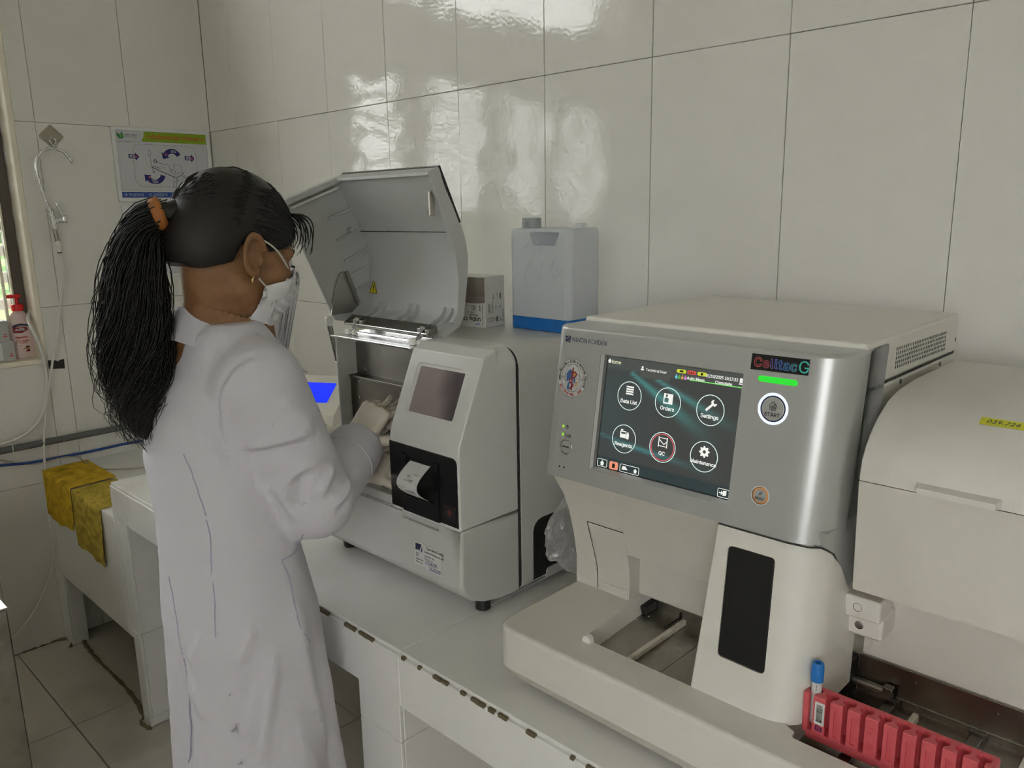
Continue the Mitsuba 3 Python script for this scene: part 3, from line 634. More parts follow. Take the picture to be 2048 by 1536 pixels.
plastic('reset_orange', s2l(232, 160, 92), .3)
obj('reset_button', onhood(circ(2.5571, .0487, .0108, 36), .003, -.0032, bev=.001), 'reset_orange', AN, 25)
obj('face', onhood(circ(2.5571, .0487, .0082, 36), .0003, -.0001), 'silver_paint', RB, smooth=False)
t = text('RESET', .0032, .0003, True, True); t.apply_translation([2.5571, .0448, .0003]); obj('lettering', cat(hood_at(t), onhood([(2.5545, .0495), (2.5552, .0492), (2.5575, .0530), (2.5568, .0533)], .0003, .0003), onhood([(2.5565, .0495), (2.5572, .0492), (2.5595, .0530), (2.5588, .0533)], .0003, .0003)), 'ink_black', RB, smooth=False)
obj('reset_button_rim', onhood(circ(2.5571, .0487, .0125, 36), .0008, 0, [circ(2.5571, .0487, .0113, 36)], ), 'shell_cream_light', AN, smooth=False)
obj('power_button', onhood(circ(2.2328, .0495, .0104, 36), .003, -.0032, bev=.001), 'silver_paint', AN, 25)
obj('power_button_rim', onhood(circ(2.2328, .0495, .0122, 36), .0008, 0, [circ(2.2328, .0495, .0108, 36)]), 'chrome', AN, smooth=False)
t = text('POWER', .0026, .0003, True, True); t.apply_translation([2.2328, .0495, .0001]); obj('power_lettering', hood_at(t), 'ink_black', AN, smooth=False)
for x, s in ((2.2240, .0806), (2.2246, .0680)):
    k = obj('status_lamp', onhood(circ(x, s, .0019, 12, .0026), .0005), 'black_matte', AN, smooth=False); scene[k]['emitter'] = disp((150, 220, 40))
obj('lamp_symbol', cat(*[onhood(circ(x, s, .0026, 16), .0003, 0.0001, [circ(x, s, .0019, 16)]) for x, s in ((2.2315, .0800), (2.2312, .0672), (2.2380, .0668))], *[onhood([(x - .0003, s), (x + .0003, s), (x + .0003, s + .0038), (x - .0003, s + .0038)], .0003) for x, s in ((2.2315, .0800), (2.2380, .0668))]), 'ink_black', AN, smooth=False)
for x in (2.2243, 2.2335): obj('pin_hole', onhood(circ(x, .0172, .0016, 12), .0002), 'black_matte', AN, smooth=False)
# front block with dark window
blk = []
BP = rpoly([(2.503, .16), (2.503, 0), (2.651, 0), (2.651, .16)], [.004, .004, .062, .004], 10)
def block_layer(z, yf, xr, yb):
    p = BP.copy(); p[:, 1] = yf + (p[:, 1]) * ((yb - yf) / .16); p[:, 0] = 2.503 + (p[:, 0] - 2.503) * ((xr - 2.503) / .148); return np.column_stack([p, np.full(len(p), z)])
L = [block_layer(1.0725, -.574, 2.637, -.45), block_layer(1.03, -.585, 2.645, -.455), block_layer(.95, -.606, 2.651, -.46), block_layer(.88, -.6245, 2.6525, -.468), block_layer(.8555, -.631, 2.6525, -.47)]
n_ = len(BP); Vb = np.vstack(L); Fb = []
for k_ in range(len(L) - 1):
    for i in range(n_):
        j = (i + 1) % n_; A, Bq, C, D = i + k_ * n_, j + k_ * n_, i + (k_ + 1) * n_, j + (k_ + 1) * n_; Fb += [(A, C, Bq), (Bq, C, D)]
for i in range(1, n_ - 1): Fb += [(0, i, i + 1), ((len(L) - 1) * n_, (len(L) - 1) * n_ + i + 1, (len(L) - 1) * n_ + i)]
bm = trimesh.Trimesh(Vb, Fb, process=False); bm.fix_normals()
# its top follows the hood's lower edge, sloping down to the back right
sw = pr([(-.44, .975), (-.471, .975), (-.481, .984), (-.495, 1.004), (-.511, 1.031), (-.531, 1.055), (-.558, 1.0705), (-.62, 1.0735), (-.62, 1.12), (-.40, 1.12), (-.40, .975)], 2.627, 2.70)
bm = cut(bm, sw)
BV = np.array([0, .2511, .9680]); BN = np.array([0, -.9680, .2511]); BO = np.array([0, -.6300, .858])
wp = rpoly([(2.5340, .0545), (2.5985, .0530), (2.5875, .1977), (2.5240, .1973)], .006, 4)
bm = cut(bm, place(extr(inset(wp, -.0008), .012, O=(0, 0, -.003)), BO, UU, BV, BN))
obj('front_block', bm, 'shell_cream_light', AN, 30)
obj('block_window', place(extr(wp, .0022, .0008, 2, both=False, O=(0, 0, -.0028)), BO, UU, BV, BN), 'black_gloss', AN, 30, label='tall dark glossy window')
obj('block_seam', cat(tube([(2.505, -.5755, 1.0732), (2.60, -.5755, 1.0732), (2.625, -.570, 1.0725), (2.639, -.553, 1.070), (2.6415, -.531, 1.0555), (2.642, -.511, 1.0315), (2.6425, -.495, 1.0045), (2.6425, -.481, .985)], .0011, 6)), 'seam_dark', AN, smooth=False)
# bumper with two bolts at the right
BU = AN + '__sensor_bracket'
obj('sensor_bracket', cat(rbox((2.622, -.498, .962), (2.692, -.45, .992), .004), rbox((2.630, -.488, .934), (2.693, -.44, .966), .004)), 'shell_cream_light', AN, 40)
obj('hole', lathe([(0, 0), (.005, 0), (.0058, .0006), (.0058, 0)], 18, (2.664, -.4978, .978), [0, -1, 0]), 'black_matte', BU)
obj('bolt', lathe([(0, .0008), (.004, .0008), (.0062, 0), (0, 0)][::-1], 18, (2.664, -.4878, .949), [0, -1, 0]), 'steel_dark', BU)
# right pit, rack lane
obj('rack_plate', cbox((2.642, -.638, .8262), (2.858, -.441, .8292), .0006), 'steel_sheet', AN, smooth=False)
obj('rack_back_plate', cat(cbox((2.652, -.4415, .829), (2.858, -.438, .883), .0006), cbox((2.652, -.4445, .838), (2.858, -.4413, .8405), .0005)), 'steel_sheet', AN, smooth=False)
obj('rack_rail', cat(tube([(2.628, -.452, .848), (2.690, -.452, .848)], .0058, 14), cbox((2.690, -.4575, .841), (2.702, -.445, .856), .0004)), 'steel_sheet', AN, 40)
obj('plate_notch', cat(cbox((2.7015, -.4450, .840), (2.7035, -.4440, .857), 0), cbox((2.634, -.47, .8293), (2.651, -.440, .882), .001)), 'black_matte', AN, smooth=False)
for x in (2.700, 2.803): obj('lane_stop', cat(cbox((x - .007, -.635, .829), (x + .007, -.445, .836), .0006), cbox((x - .0095, -.452, .8292), (x + .0105, -.4418, .840), .0003)), 'steel_dark', AN, smooth=False)
for x in (2.735,): obj('guide_bar', rbox((x - .004, -.637, .829), (x + .004, -.462, .8415), .0028), 'ivory_bar', AN)
for x, z in ((2.725, .870), (2.820, .868)): obj('rivet', lathe([(0, .0014), (.0015, .001), (.002, 0), (0, 0)][::-1], 12, (x, -.4416, z), [0, -1, 0]), 'steel_sheet', AN)
# sampler cover at the right: fixed lower panel, hinged lid with grip
obj('back_panel', cbox((2.654, -.440, .884), (2.958, -.40, 1.02), .002), 'shell_cream', AN)
cov = [(-.333, 1.2500), (-.395, 1.2455), (-.430, 1.2375), (-.458, 1.2240), (-.480, 1.2080), (-.494, 1.1930), (-.5035, 1.1760), (-.5085, 1.1510)]
obj('sampler_lid', pr(cov + [(-.16, 1.1510), (-.16, 1.2500)], 2.6560, 2.958, .003, 3), 'shell_cream_light', AN, 24)
obj('lower_cover', pr([(-.5085, 1.1500), (-.5020, 1.0030), (-.42, 1.0030), (-.42, 1.1500)], 2.6560, 2.958, .0025, 2), 'shell_cream', AN, 30)
obj('lid_seam', cbox((2.658, -.5065, 1.1495), (2.956, -.42, 1.1515), 0), 'seam_dark', AN, smooth=False)
obj('lid_grip', hull([(2.724, -.507, 1.1625), (2.811, -.507, 1.1625), (2.727, -.5215, 1.1605), (2.808, -.5215, 1.1605), (2.724, -.5085, 1.1525), (2.811, -.5085, 1.1525), (2.727, -.5215, 1.1535), (2.808, -.5215, 1.1535)]), 'shell_cream_light', AN, smooth=False)
plastic('label_yellow', s2l(228, 226, 60), .4)
q0 = np.array([2.766, -.430, 1.2375]); q1 = np.array([2.766, -.458, 1.2240]); dv = (q1 - q0) / np.linalg.norm(q1 - q0); LN = np.cross(UU, -dv); LN = LN if LN[2] > 0 else -LN
def onlid(m, x, s, d): return place(m, q0 + UU * (x - 2.766) + dv * s + LN * d, UU, -dv, LN)
obj('phone_label', onlid(extr([(2.766 - 2.766, -.013), (.09, -.013), (.09, .0), (.0, .0)], .0005), 2.766, .0065, .0004), 'label_yellow', AN, smooth=False)
t = text('039.726 4', .0062, .0003, False); t.apply_transform(np.array([[1, .25, 0, 0], [0, 1, 0, 0], [0, 0, 1, 0], [0, 0, 0, 1.]])); obj('phone_number', onlid(t, 2.772, .0160, .0009), 'ink_navy', AN, smooth=False)
# ---- pink rack with one tube
plastic('rack_pink', s2l(222, 96, 104), .3); plastic('cap_blue', s2l(28, 120, 205), .3)
RK = thing('tube_rack', 'pink plastic sample rack with ten slots in the right lane of the analyser', 'tube rack')
X0, YR0, YR1, ZR0, ZR1 = 2.6455, -.604, -.578, .8405, .9005
rk = cbox((X0, YR0, ZR0), (X0 + .207, YR1, ZR1), .0012)
subs = []
for i in range(10):
    x = 2.6555 + .0205 * i
    subs.append(cyl((x, -.5905, ZR0 + .012), (x, -.5905, ZR1 + .01), .0078, 20)); subs.append(cbox((x - .0030, YR0 - .01, ZR0 + .012), (x + .0030, -.59, ZR1 + .01), 0))
    if i < 9 and i != 3: subs.append(cbox((x + .0075, YR0 - .001, ZR0 + .016), (x + .0130, YR0 + .0022, ZR1 - .009), 0))
subs.append(cbox((X0 - .001, YR0 - .001, ZR0 - .001), (X0 + .005, YR1 + .01, ZR0 + .008), 0))
subs.append(cbox((2.733, YR0 - .01, ZR0 - .01), (2.743, YR1 + .01, ZR0 + .004), 0))
obj('body', cut(rk, *subs), 'rack_pink', RK, 25)
obj('barcode_label', cbox((2.6605, YR0 - .0005, ZR0 + .024), (2.6725, YR0 + .0001, ZR0 + .054), 0), 'paper_white', RK, smooth=False)
zz_ = ZR0 + .028; bl = []
while zz_ < ZR0 + .050:
    w = rng.choice([.0005, .0008, .0013]); bl.append(cbox((2.6628, YR0 - .0008, zz_), (2.6702, YR0 - .0003, zz_ + w), 0)); zz_ += w + rng.choice([.0005, .0008])
obj('barcode', cat(*bl), 'ink_black', RK, smooth=False)
plastic('ink_purple', s2l(92, 40, 120), .4)
t = text('03', .0058, .0003, True, True); obj('number', place(t, (2.6665, YR0 - .0003, ZR0 + .0185), UU, (0, 0, 1), (0, -1, 0)), 'ink_purple', RK, smooth=False)
t = text('T', .006, .0003, False, True); g1 = place(t, (2.7265, YR0 - .0003, ZR0 + .045), UU, (0, 0, 1), (0, -1, 0)); t = text('B', .006, .0003, False, True); g2 = place(t, (2.7265, YR0 - .0003, ZR0 + .024), UU, (0, 0, 1), (0, -1, 0))
g3 = [extr(circ(2.7265, z, .0044, 20), .0003, holes=[circ(2.7265, z, .0039, 20)], O=(0, YR0 - .0003, 0), U=UU, V=(0, 0, 1), W=(0, -1, 0)) for z in (ZR0 + .045, ZR0 + .024)]
obj('embossed_mark', cat(g1, g2, *g3), 'rack_pink', RK, smooth=False)
TB = thing('blood_tube', 'small blood tube with blue ribbed cap standing in the pink rack', 'test tube')
tx, ty = 2.6555, -.5905
obj('tube', lathe([(0, ZR0 + .013), (.003, ZR0 + .0135), (.0052, ZR0 + .017), (.0062, ZR0 + .022), (.0062, .921), (0, .921)], 24, (tx, ty, 0)), 'paper_white', TB)
rr_ = lambda t: .0072 + .00035 * np.sign(np.sin(t * 18))
cap = lathe([(0, .9135), (.0072, .9135), (.0078, .915), (.0078, .931), (.0068, .9370), (.0062, .9380), (.0032, .9380), (.0028, .9340), (0, .9340)], 48, (tx, ty, 0))
v = cap.vertices; th = np.arctan2(v[:, 1] - ty, v[:, 0] - tx); rad = np.hypot(v[:, 1] - ty, v[:, 0] - tx); kk = (rad > .007) & (v[:, 2] < .932); f_ = np.where(kk, 1 - .05 * (np.sin(th * 24) > 0), 1.0); cap.vertices = np.column_stack([tx + (v[:, 0] - tx) * f_, ty + (v[:, 1] - ty) * f_, v[:, 2]])
obj('cap', cap, 'cap_blue', TB, 30); obj('cap_hole', lathe([(0, .9341), (.0026, .9341), (.0026, .9345), (0, .9345)], 16, (tx, ty, 0)), 'ink_navy', TB)
obj('print', cat(*[cbox((tx - .0055 - .0003, ty - .0035, z), (tx - .0045, ty - .0040, z + .0008), 0) for z in np.arange(.899, .9125, .0016)], *[cbox((tx + .0015, ty - .0063, z), (tx + .0028, ty - .0059, z + .0011), 0) for z in (.904, .907, .9095)]), 'ink_grey', TB, smooth=False)
# ------------------------------------------------------------------ strip reader with its lid open (middle of the worktop)
plastic('shell_grey', (.60, .595, .575), .2)
plastic('shell_grey_light', (.66, .66, .645), .16)
plastic('lid_grey', (.50, .51, .515), .25)
metal('bay_steel', (.20, .19, .17), .2)
UR = thing('strip_reader', 'grey benchtop analyser with its lid open and a paper printout curling from its black printer', 'analyser')
xl, xr = 1.50, 2.015
lowp = [(-.445, .7615), (-.50, .765), (-.540, .7735), (-.570, .7865), (-.590, .803), (-.5985, .820), (-.5925, .926), (-.445, .926)]
lb = pr(lowp, xl, xr, .007, 4)
# front flange outline with a big round lower right corner
lb = cut(lb, pr([(-.70, .9245), (-.588, .9245), (-.588, .95), (-.70, .95)], 1.4, 1.845, 0), pr([(-.70, .9125), (-.586, .9125), (-.586, .95), (-.70, .95)], 1.846, 1.953, 0))
corner = extr(rpoly([(xr - .030, .74), (xr + .05, .74), (xr + .05, .795), (xr + .0001, .795), (xr + .0001, .762), (xr - .030, .762)], [0, 0, 0, 0, .03, 0], 8), .5, O=(0, -.2, 0), U=(1, 0, 0), V=(0, 0, 1), W=(0, -1, 0))
obj('lower_body', lb, 'shell_grey', UR, 28)
for x, y in ((1.992, -.525), (1.56, -.525), (1.97, -.12), (1.56, -.12)): obj('rubber_foot', cyl((x, y, .7485), (x, y, .772), .0145, 20, .002), 'black_matte', UR)
# rear housing with its rounded shoulder
rp = rpoly([(1.555, .7625), (xr + .004, .7625), (xr + .004, 1.2405), (1.555, 1.2405)], [.008, .02, .045, .006], 10)
rear = extr(rp, .385, .002, 2, O=(0, -.06, 0), U=(1, 0, 0), V=(0, 0, 1), W=(0, -1, 0))
vent = extr(rpoly([(-.412, .70), (-.05, .70), (-.05, .897), (-.412, .897)], [0, 0, 0, .03], 8), .012, O=(xr + .0, 0, 0), U=(0, 1, 0), V=(0, 0, 1), W=(1, 0, 0))
obj('rear_housing', cut(rear, vent), 'shell_grey', UR, 30)
obj('vent_panel', extr(rpoly([(-.4115, .772), (-.10, .772), (-.10, .8965), (-.4115, .8965)], [0, 0, 0, .03], 8), .002, O=(xr - .0005, 0, 0), U=(0, 1, 0), V=(0, 0, 1), W=(1, 0, 0)), 'black_matte', UR, smooth=False, label='black recessed side panel')
obj('side_strip', extr(rpoly([(-.373, .765), (-.10, .765), (-.10, .784), (-.373, .784)], [0, 0, 0, .012], 6), .004, O=(xr, 0, 0), U=(0, 1, 0), V=(0, 0, 1), W=(1, 0, 0)), 'shell_grey', UR)
obj('housing_seam', extr(inset(rp, .0012), .002, O=(0, -.4445, 0), U=(1, 0, 0), V=(0, 0, 1), W=(0, -1, 0)), 'seam_dark', UR, smooth=False)
# screen and printer module at the right
mx0 = 1.821
mp = rpoly([(-.4465, .9285), (-.5955, .9285), (-.5955, 1.080), (-.530, 1.2300), (-.505, 1.2425), (-.4465, 1.2425)], [0, 0, .06, .006, .02, 0], 8)
mod = pr(list(map(tuple, mp)), mx0, xr, .0045, 3)
shoulder = cut(B((xr - .046, -.60, 1.197), (xr + .01, -.44, 1.26)), cyl((xr - .045, -.7, 1.1975), (xr - .045, -.4, 1.1975), .045, 48))
mod = cut(mod, cut(shoulder, B((1.5, -.8, 1.0), (2.2, -.4995, 1.3))))
SO = np.array([0, -.586, 1.10]); SVv = np.array([0, .3985, .9172]); SN = np.array([0, -.9172, .3985])
def sc(m, d=0): return place(m, SO + SN * d, UU, SVv, SN)
SO = SO + SN * (.0030)
rec = sc(extr(rrect(1.8475, .0195, 1.9815, .1175, .010, 6), .03, O=(0, 0, -.0055)))
mod = cut(mod, rec)
mod = cut(mod, extr(rpoly([(1.8195, .934), (2.0105, .934), (2.0105, 1.0625), (1.8195, 1.0625)], [0, 0, .014, 0], 8), .02, O=(0, -.5925, 0), U=(1, 0, 0), V=(0, 0, 1), W=(0, -1, 0)))
obj('screen_module', mod, 'shell_grey_light', UR, 28)
def scr_off(p, q): return p
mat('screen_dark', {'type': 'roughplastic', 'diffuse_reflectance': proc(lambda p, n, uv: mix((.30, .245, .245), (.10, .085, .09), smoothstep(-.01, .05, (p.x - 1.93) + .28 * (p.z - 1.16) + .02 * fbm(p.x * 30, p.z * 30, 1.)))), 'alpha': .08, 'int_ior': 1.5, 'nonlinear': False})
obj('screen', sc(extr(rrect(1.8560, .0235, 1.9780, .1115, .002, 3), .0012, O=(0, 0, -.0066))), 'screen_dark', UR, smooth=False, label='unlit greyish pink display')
obj('screen_edge', sc(extr(rrect(1.8515, .0222, 1.9800, .1135, .004, 4), .0006, O=(0, 0, -.0066))), 'black_matte', UR, smooth=False)
PN = UR + '__printer'
def fr_(m, d=0): return place(m, (0, -.5935 - d, 0), (1, 0, 0), (0, 0, 1), (0, -1, 0))
pp = rpoly([(1.8215, .9345), (2.010, .9345), (2.010, 1.0620), (1.8215, 1.0620)], [0, 0, .013, 0], 8)
hole_p = np.array([(1.8735, .9665), (1.9535, .9665), (1.9535, 1.0405), (1.8735, 1.0405)])
obj('printer', fr_(extr(pp, .0035, .0006, 2, holes=[hole_p])), 'black_gloss', UR, smooth=False, label='black gloss printer panel')
obj('cavity', cat(cbox((1.872, -.5930, .965), (1.955, -.592, 1.042), 0)), 'black_matte', PN, smooth=False)
obj('printer_door', cat(fr_(extr(rpoly([(1.8585, .9335), (1.9625, .9335), (1.9625, 1.0450), (1.9495, 1.0450), (1.9495, .9655), (1.8725, .9655), (1.8725, 1.0450), (1.8585, 1.0450)], .001, 2), .0032), .0028), fr_(extr([(1.8725, 1.034), (1.9495, 1.034), (1.9495, 1.039), (1.8725, 1.039)], .002), -.0005)), 'black_gloss', PN, smooth=False)
obj('feed_button', cat(fr_(extr(rrect(1.974, .946, 2.005, .974, .003, 4), .0006), .0036)), 'black_matte', PN, smooth=False)
obj('feed_mark', cat(fr_(extr(circ(1.9895, .960, .0052, 24), .0003, holes=[circ(1.9895, .960, .0042, 24)]), .0043), fr_(extr([(1.9868, .9617), (1.9922, .9617), (1.9895, .9572)], .0003), .0043)), 'snake_red', PN, smooth=False)
# curled thermal paper
t_ = np.linspace(0, 1, 24)
cy_ = -.5945 - .034 * np.sin(t_ * math.pi * .96); cz_ = 1.034 - .066 * t_
w0, w1 = 1.8800, 1.9375
ppz = np.vstack([np.column_stack([np.full(24, w0), cy_, cz_]), np.column_stack([np.full(24, w1 + 0 * t_), cy_, cz_])])
pf = []
for i in range(23): pf += [(i, i + 1, 24 + i + 1), (i, 24 + i + 1, 24 + i)]
pm = trimesh.Trimesh(ppz, pf, process=False); thick = pm.copy(); thick.vertices = thick.vertices + np.array([0, .0004, 0]); thick.invert()
paper = thing('paper_printout', 'narrow white paper printout curling out of the black printer', 'paper')
obj('strip', cat(pm, thick), 'paper_white', paper, True)
def on_paper(m):
    """print (x along the width, y along the length from the top) laid on the curl"""
    v = m.vertices.copy(); s = np.clip(v[:, 1] / .1, 0, 1)
    yy = -.5945 - .034 * np.sin(s * math.pi * .96); zz2 = 1.034 - .066 * s
    ty_, tz_ = -.034 * math.pi * .96 * np.cos(s * math.pi * .96), -.066 + 0 * s; L_ = np.hypot(ty_, tz_)
    m.vertices = np.column_stack([w0 + v[:, 0], yy + (tz_ / L_) * .0005, zz2 + (-ty_ / L_) * .0005]); return m
pr_rows = []
for (x, y, s, h) in ((.022, .030, 'Mã:', .0045), (.026, .037, '+Tốt ●', .0034), (.018, .041, 'Pro  neg', .0042), (.030, .024, '01-10 25', .003), (.001, .036, '---', .003), (.003, .060, 'URO NORMAL', .0025), (.028, .066, 'ERY neg', .0036), (.024, .071, 'Ca/2 ──', .0044), (.026, .076, 'LEU neg', .0036), (.020, .081, 'pH 6.0 ─', .003)):
    t = text(s, h, .0, False) if False else text_mesh(s, h, .0001); t.vertices[:, 1] = y - t.vertices[:, 1]; t.invert(); t.vertices[:, 2] = 0; t = t.subdivide() ; t.apply_translation([x, 0, 0]); pr_rows.append(on_paper(t))
obj('print', cat(*pr_rows), 'ink_grey', paper, smooth=False)
# service label on the lower front
LB = UR + '__service_label'
def lfp(m, d=.0004): return place(m, np.array([0, -.5985, .820]) + np.array([0, -.998, -.06]) * d, (1, 0, 0), np.array([0, .0565, .9984]), np.array([0, -.9984, .0565]))
obj('service_label', lfp(extr([(1.8850, .0125), (1.9180, .0125), (1.9180, .0085), (1.9600, .0075), (1.9600, .0560), (1.8850, .0560)], .0003)), 'paper_white', UR, smooth=False, label='white service sticker with blue logo and handwriting')
obj('logo', lfp(cat(extr([(1.8870, .0405), (1.8925, .0405), (1.8940, .0455), (1.8962, .0405), (1.8985, .0405), (1.9045, .0540), (1.8870, .0540)], .0002), extr([(1.9020, .0405), (1.9068, .0405), (1.9068, .0520)], .0002)), .0008), 'ink_navy', LB, smooth=False)
rows = [('Tam Hoa Dương', 1.9180, .0490, .0046, 1), ('Hotline: 0983.888.112.388', 1.9130, .0415, .0030, 1), ('Số HĐ', 1.8880, .0340, .0026, 0), ('NSX', 1.8880, .0290, .0026, 0), ('Ngày lắp đặt', 1.8880, .0225, .0026, 0), ('Ngày bảo trì', 1.8880, .0170, .0026, 0), ('Người thực hiện', 1.9130, .0340, .0028, 0), ('0983 291 123', 1.9130, .0285, .0026, 0)]
obj('lettering', lfp(cat(*[place(text(s, h, .0002, bool(b)), (x, y, 0), (1, 0, 0), (0, 1, 0)) for s, x, y, h, b in rows]), .0008), 'ink_black', LB, smooth=False)
plastic('pen_blue', s2l(35, 30, 110), .4)
obj('handwriting', lfp(cat(*[place(text(s, h, .0002, True), (x, y, 0), (1, 0, 0), (.18, 1, 0)) for s, x, y, h in (('21/4/25', 1.9150, .0205, .0062), ('21/5/25', 1.9250, .0110, .0062))]), .0008), 'pen_blue', LB, smooth=False)
# open bay
obj('bay_side', cbox((1.553, -.526, .940), (1.558, -.44, 1.226), .0015), 'shell_grey_light', UR)
obj('bay_back', cbox((1.5585, -.497, .935), (1.8205, -.446, 1.1385), .001), 'bay_steel', UR)
obj('bay_top_back', cbox((1.5585, -.478, 1.1385), (1.8205, -.446, 1.226), .001), 'steel_dark', UR)
obj('bay_ledge', cbox((1.5585, -.5005, 1.1345), (1.8205, -.470, 1.1395), .0008), 'steel_dark', UR)
obj('bay_floor', cbox((1.5585, -.588, .926), (1.8205, -.497, .945), .002), 'shell_grey', UR)
obj('bay_slot', cbox((1.80, -.575, 1.0), (1.8205, -.498, 1.006), .0008), 'black_matte', UR)
for x, z, y in ((1.588, 1.045, -.497), (1.632, 1.028, -.497), (1.714, 1.055, -.497), (1.589, 1.092, -.497), (1.589, 1.127, -.497), (1.588, 1.150, -.478)): obj('bolt', lathe([(0, .0018), (.0022, .0016), (.0034, .0004), (.0034, 0), (0, 0)][::-1], 12, (x, y, z), [0, -1, 0]), 'steel_sheet', UR)
obj('top_rail', cat(cbox((1.551, -.536, 1.226), (1.8205, -.470, 1.2305), .0012), cbox((1.551, -.470, 1.226), (1.8205, -.44, 1.2405), .001)), 'chrome', UR, label='bright steel rail over the open bay')
obj('hinge_rod', cyl((1.575, -.505, 1.2365), (1.815, -.505, 1.2365), .0032, 14), 'chrome', UR)
obj('hinge_rod', cyl((1.575, -.478, 1.2475), (1.815, -.478, 1.2475), .0030, 14), 'chrome', UR)
for x in (1.586, 1.802):
    obj('hinge_block', cat(rbox((x - .012, -.516, 1.2310), (x + .004, -.497, 1.2430), .003), rbox((x + .010, -.514, 1.2310), (x + .020, -.499, 1.2420), .004)), 'white_plastic', UR)
    obj('hinge_link', hull([(x - .001, -.512, 1.238), (x + .004, -.512, 1.238), (x - .001, -.505, 1.234), (x + .004, -.505, 1.234), (x, -.486, 1.262), (x + .005, -.486, 1.262), (x, -.480, 1.258), (x + .005, -.480, 1.258)]), 'chrome', UR, smooth=False)
    obj('hinge_clamp', cat(rbox((x - .014, -.492, 1.248), (x - .002, -.474, 1.262), .003), rbox((x + .008, -.492, 1.247), (x + .020, -.474, 1.261), .004), cbox((x - .004, -.492, 1.258), (x + .009, -.476, 1.2655), .001)), 'steel_dark', UR)
LD = UR + '__lid'
OUT = np.array([(-.4620, 1.2400), (-.4200, 1.2600), (-.4085, 1.2780), (-.4030, 1.3110), (-.3950, 1.3600), (-.3935, 1.4000), (-.4000, 1.4340), (-.4130, 1.4650), (-.4600, 1.5650)])
from scipy.interpolate import CubicSpline as _CS
dd = np.r_[0, np.cumsum(np.linalg.norm(np.diff(OUT[2:], axis=0), axis=1))]
curve = _CS(dd, OUT[2:])(np.linspace(0, dd[-1], 16)); outp = np.vstack([OUT[:2], curve])
INN = np.array([(-.468, 1.2500), (-.4300, 1.2690), (-.4205, 1.2830), (-.4150, 1.3110), (-.4085, 1.3600), (-.4110, 1.4000), (-.4200, 1.4320), (-.4320, 1.4580), (-.4740, 1.5540)])
di = np.r_[0, np.cumsum(np.linalg.norm(np.diff(INN[2:], axis=0), axis=1))]
innp = np.vstack([INN[:2], _CS(di, INN[2:])(np.linspace(0, di[-1], 16))])
lidx0, lidx1 = 1.521, 1.836
panel = pr([tuple(q) for q in np.vstack([outp, innp[::-1]])], lidx0 + .001, lidx1 - .001, 0)
obj('lid', panel, 'lid_grey', UR, 30, label='hollow grey lid swung open')
obj('right_rim', pr([tuple(q) for q in np.vstack([outp[1:], [(-.4860, 1.5520), (-.4450, 1.4560), (-.4270, 1.4000), (-.4210, 1.3500), (-.4270, 1.2860), (-.4420, 1.2700)]])], lidx1 - .010, lidx1, .001, 1), 'lid_grey', LD, 30)
lw = np.vstack([outp[1:], [(-.6120, 1.5110), (-.5980, 1.4750), (-.5760, 1.4220), (-.5450, 1.3500), (-.5200, 1.2920), (-.5050, 1.2560), (-.4600, 1.2480)]])
obj('left_wall', pr([tuple(q) for q in lw], lidx0, lidx0 + .006, .001, 1), 'lid_grey', LD, 30)
# rim round the outer edge (the lid's front lip)
e1, e2 = np.array([-.4600, 1.5650]), np.array([-.6120, 1.5110])
dlip = (e2 - e1) / np.linalg.norm(e2 - e1); nlip = np.array([dlip[1], -dlip[0]])
lip = pr([tuple(e1), tuple(e2), tuple(e2 - np.array([.001, .013]) * 1), tuple(e1 - np.array([.006, .014]))], lidx0, lidx0 + .020, .001, 1)
lip2 = pr([tuple(e1), tuple(e1 + dlip * .030), tuple(e1 + dlip * .030 - np.array([0, .006])), tuple(e1 - np.array([.006, .012]))], lidx0, lidx1, .001, 1)
obj('lip', cat(lip, lip2), 'lid_grey', LD, smooth=False)
obj('ledge_rib', pr([(-.597, 1.4985), (-.486, 1.5380), (-.486, 1.5330), (-.597, 1.4935)], lidx0 + .005, lidx0 + .022, .0008, 1), 'shell_grey_light', LD)
for (a, b) in (((-.508, 1.475), (-.440, 1.498)), ((-.490, 1.429), (-.424, 1.454)), ((-.474, 1.384), (-.412, 1.408)), ((-.466, 1.350), (-.410, 1.372)), ((-.452, 1.318), (-.412, 1.333))):
    obj('wall_rib', pr([a, b, (b[0], b[1] - .004), (a[0], a[1] - .004)], lidx0 + .005, lidx0 + .014, .0006, 1), 'lid_grey', LD)
pl_ = np.array([np.interp(np.linspace(0, 1, 8), [0, 1], [0, 1])]).T
st0, st1 = np.array([-.4635, 1.5650]), np.array([-.4150, 1.4600])
nrm = np.array([(st1 - st0)[1], -(st1 - st0)[0]]); nrm = nrm / np.linalg.norm(nrm) * (-1 if nrm[0] < 0 else 1)
obj('black_panel', pr([tuple(st0), tuple(st1), tuple(st1 + nrm * .006), tuple(st0 + nrm * .006)], lidx0, lidx1 + .0005, .001, 1), 'black_gloss', LD, smooth=False, label='black strip on the back of the lid')
obj('inner_seam', pr([(-.4205, 1.4440), (-.4260, 1.4425), (-.4258, 1.4440), (-.4200, 1.4452)], lidx0 + .006, lidx1 - .01, 0), 'seam_dark', LD, smooth=False)
for x in (1.577, 1.600, 1.682, 1.706, 1.792, 1.815):
    fin = [(-.4195, 1.2950), (-.4235, 1.2950), (-.4290, 1.2840), (-.4390, 1.2755), (-.4550, 1.2705), (-.4680, 1.2640), (-.4680, 1.2490), (-.4300, 1.2690), (-.4195, 1.2830)]
    obj('fin', pr(fin, x - .0015, x + .0015, .0003, 1), 'lid_grey', LD, 25)
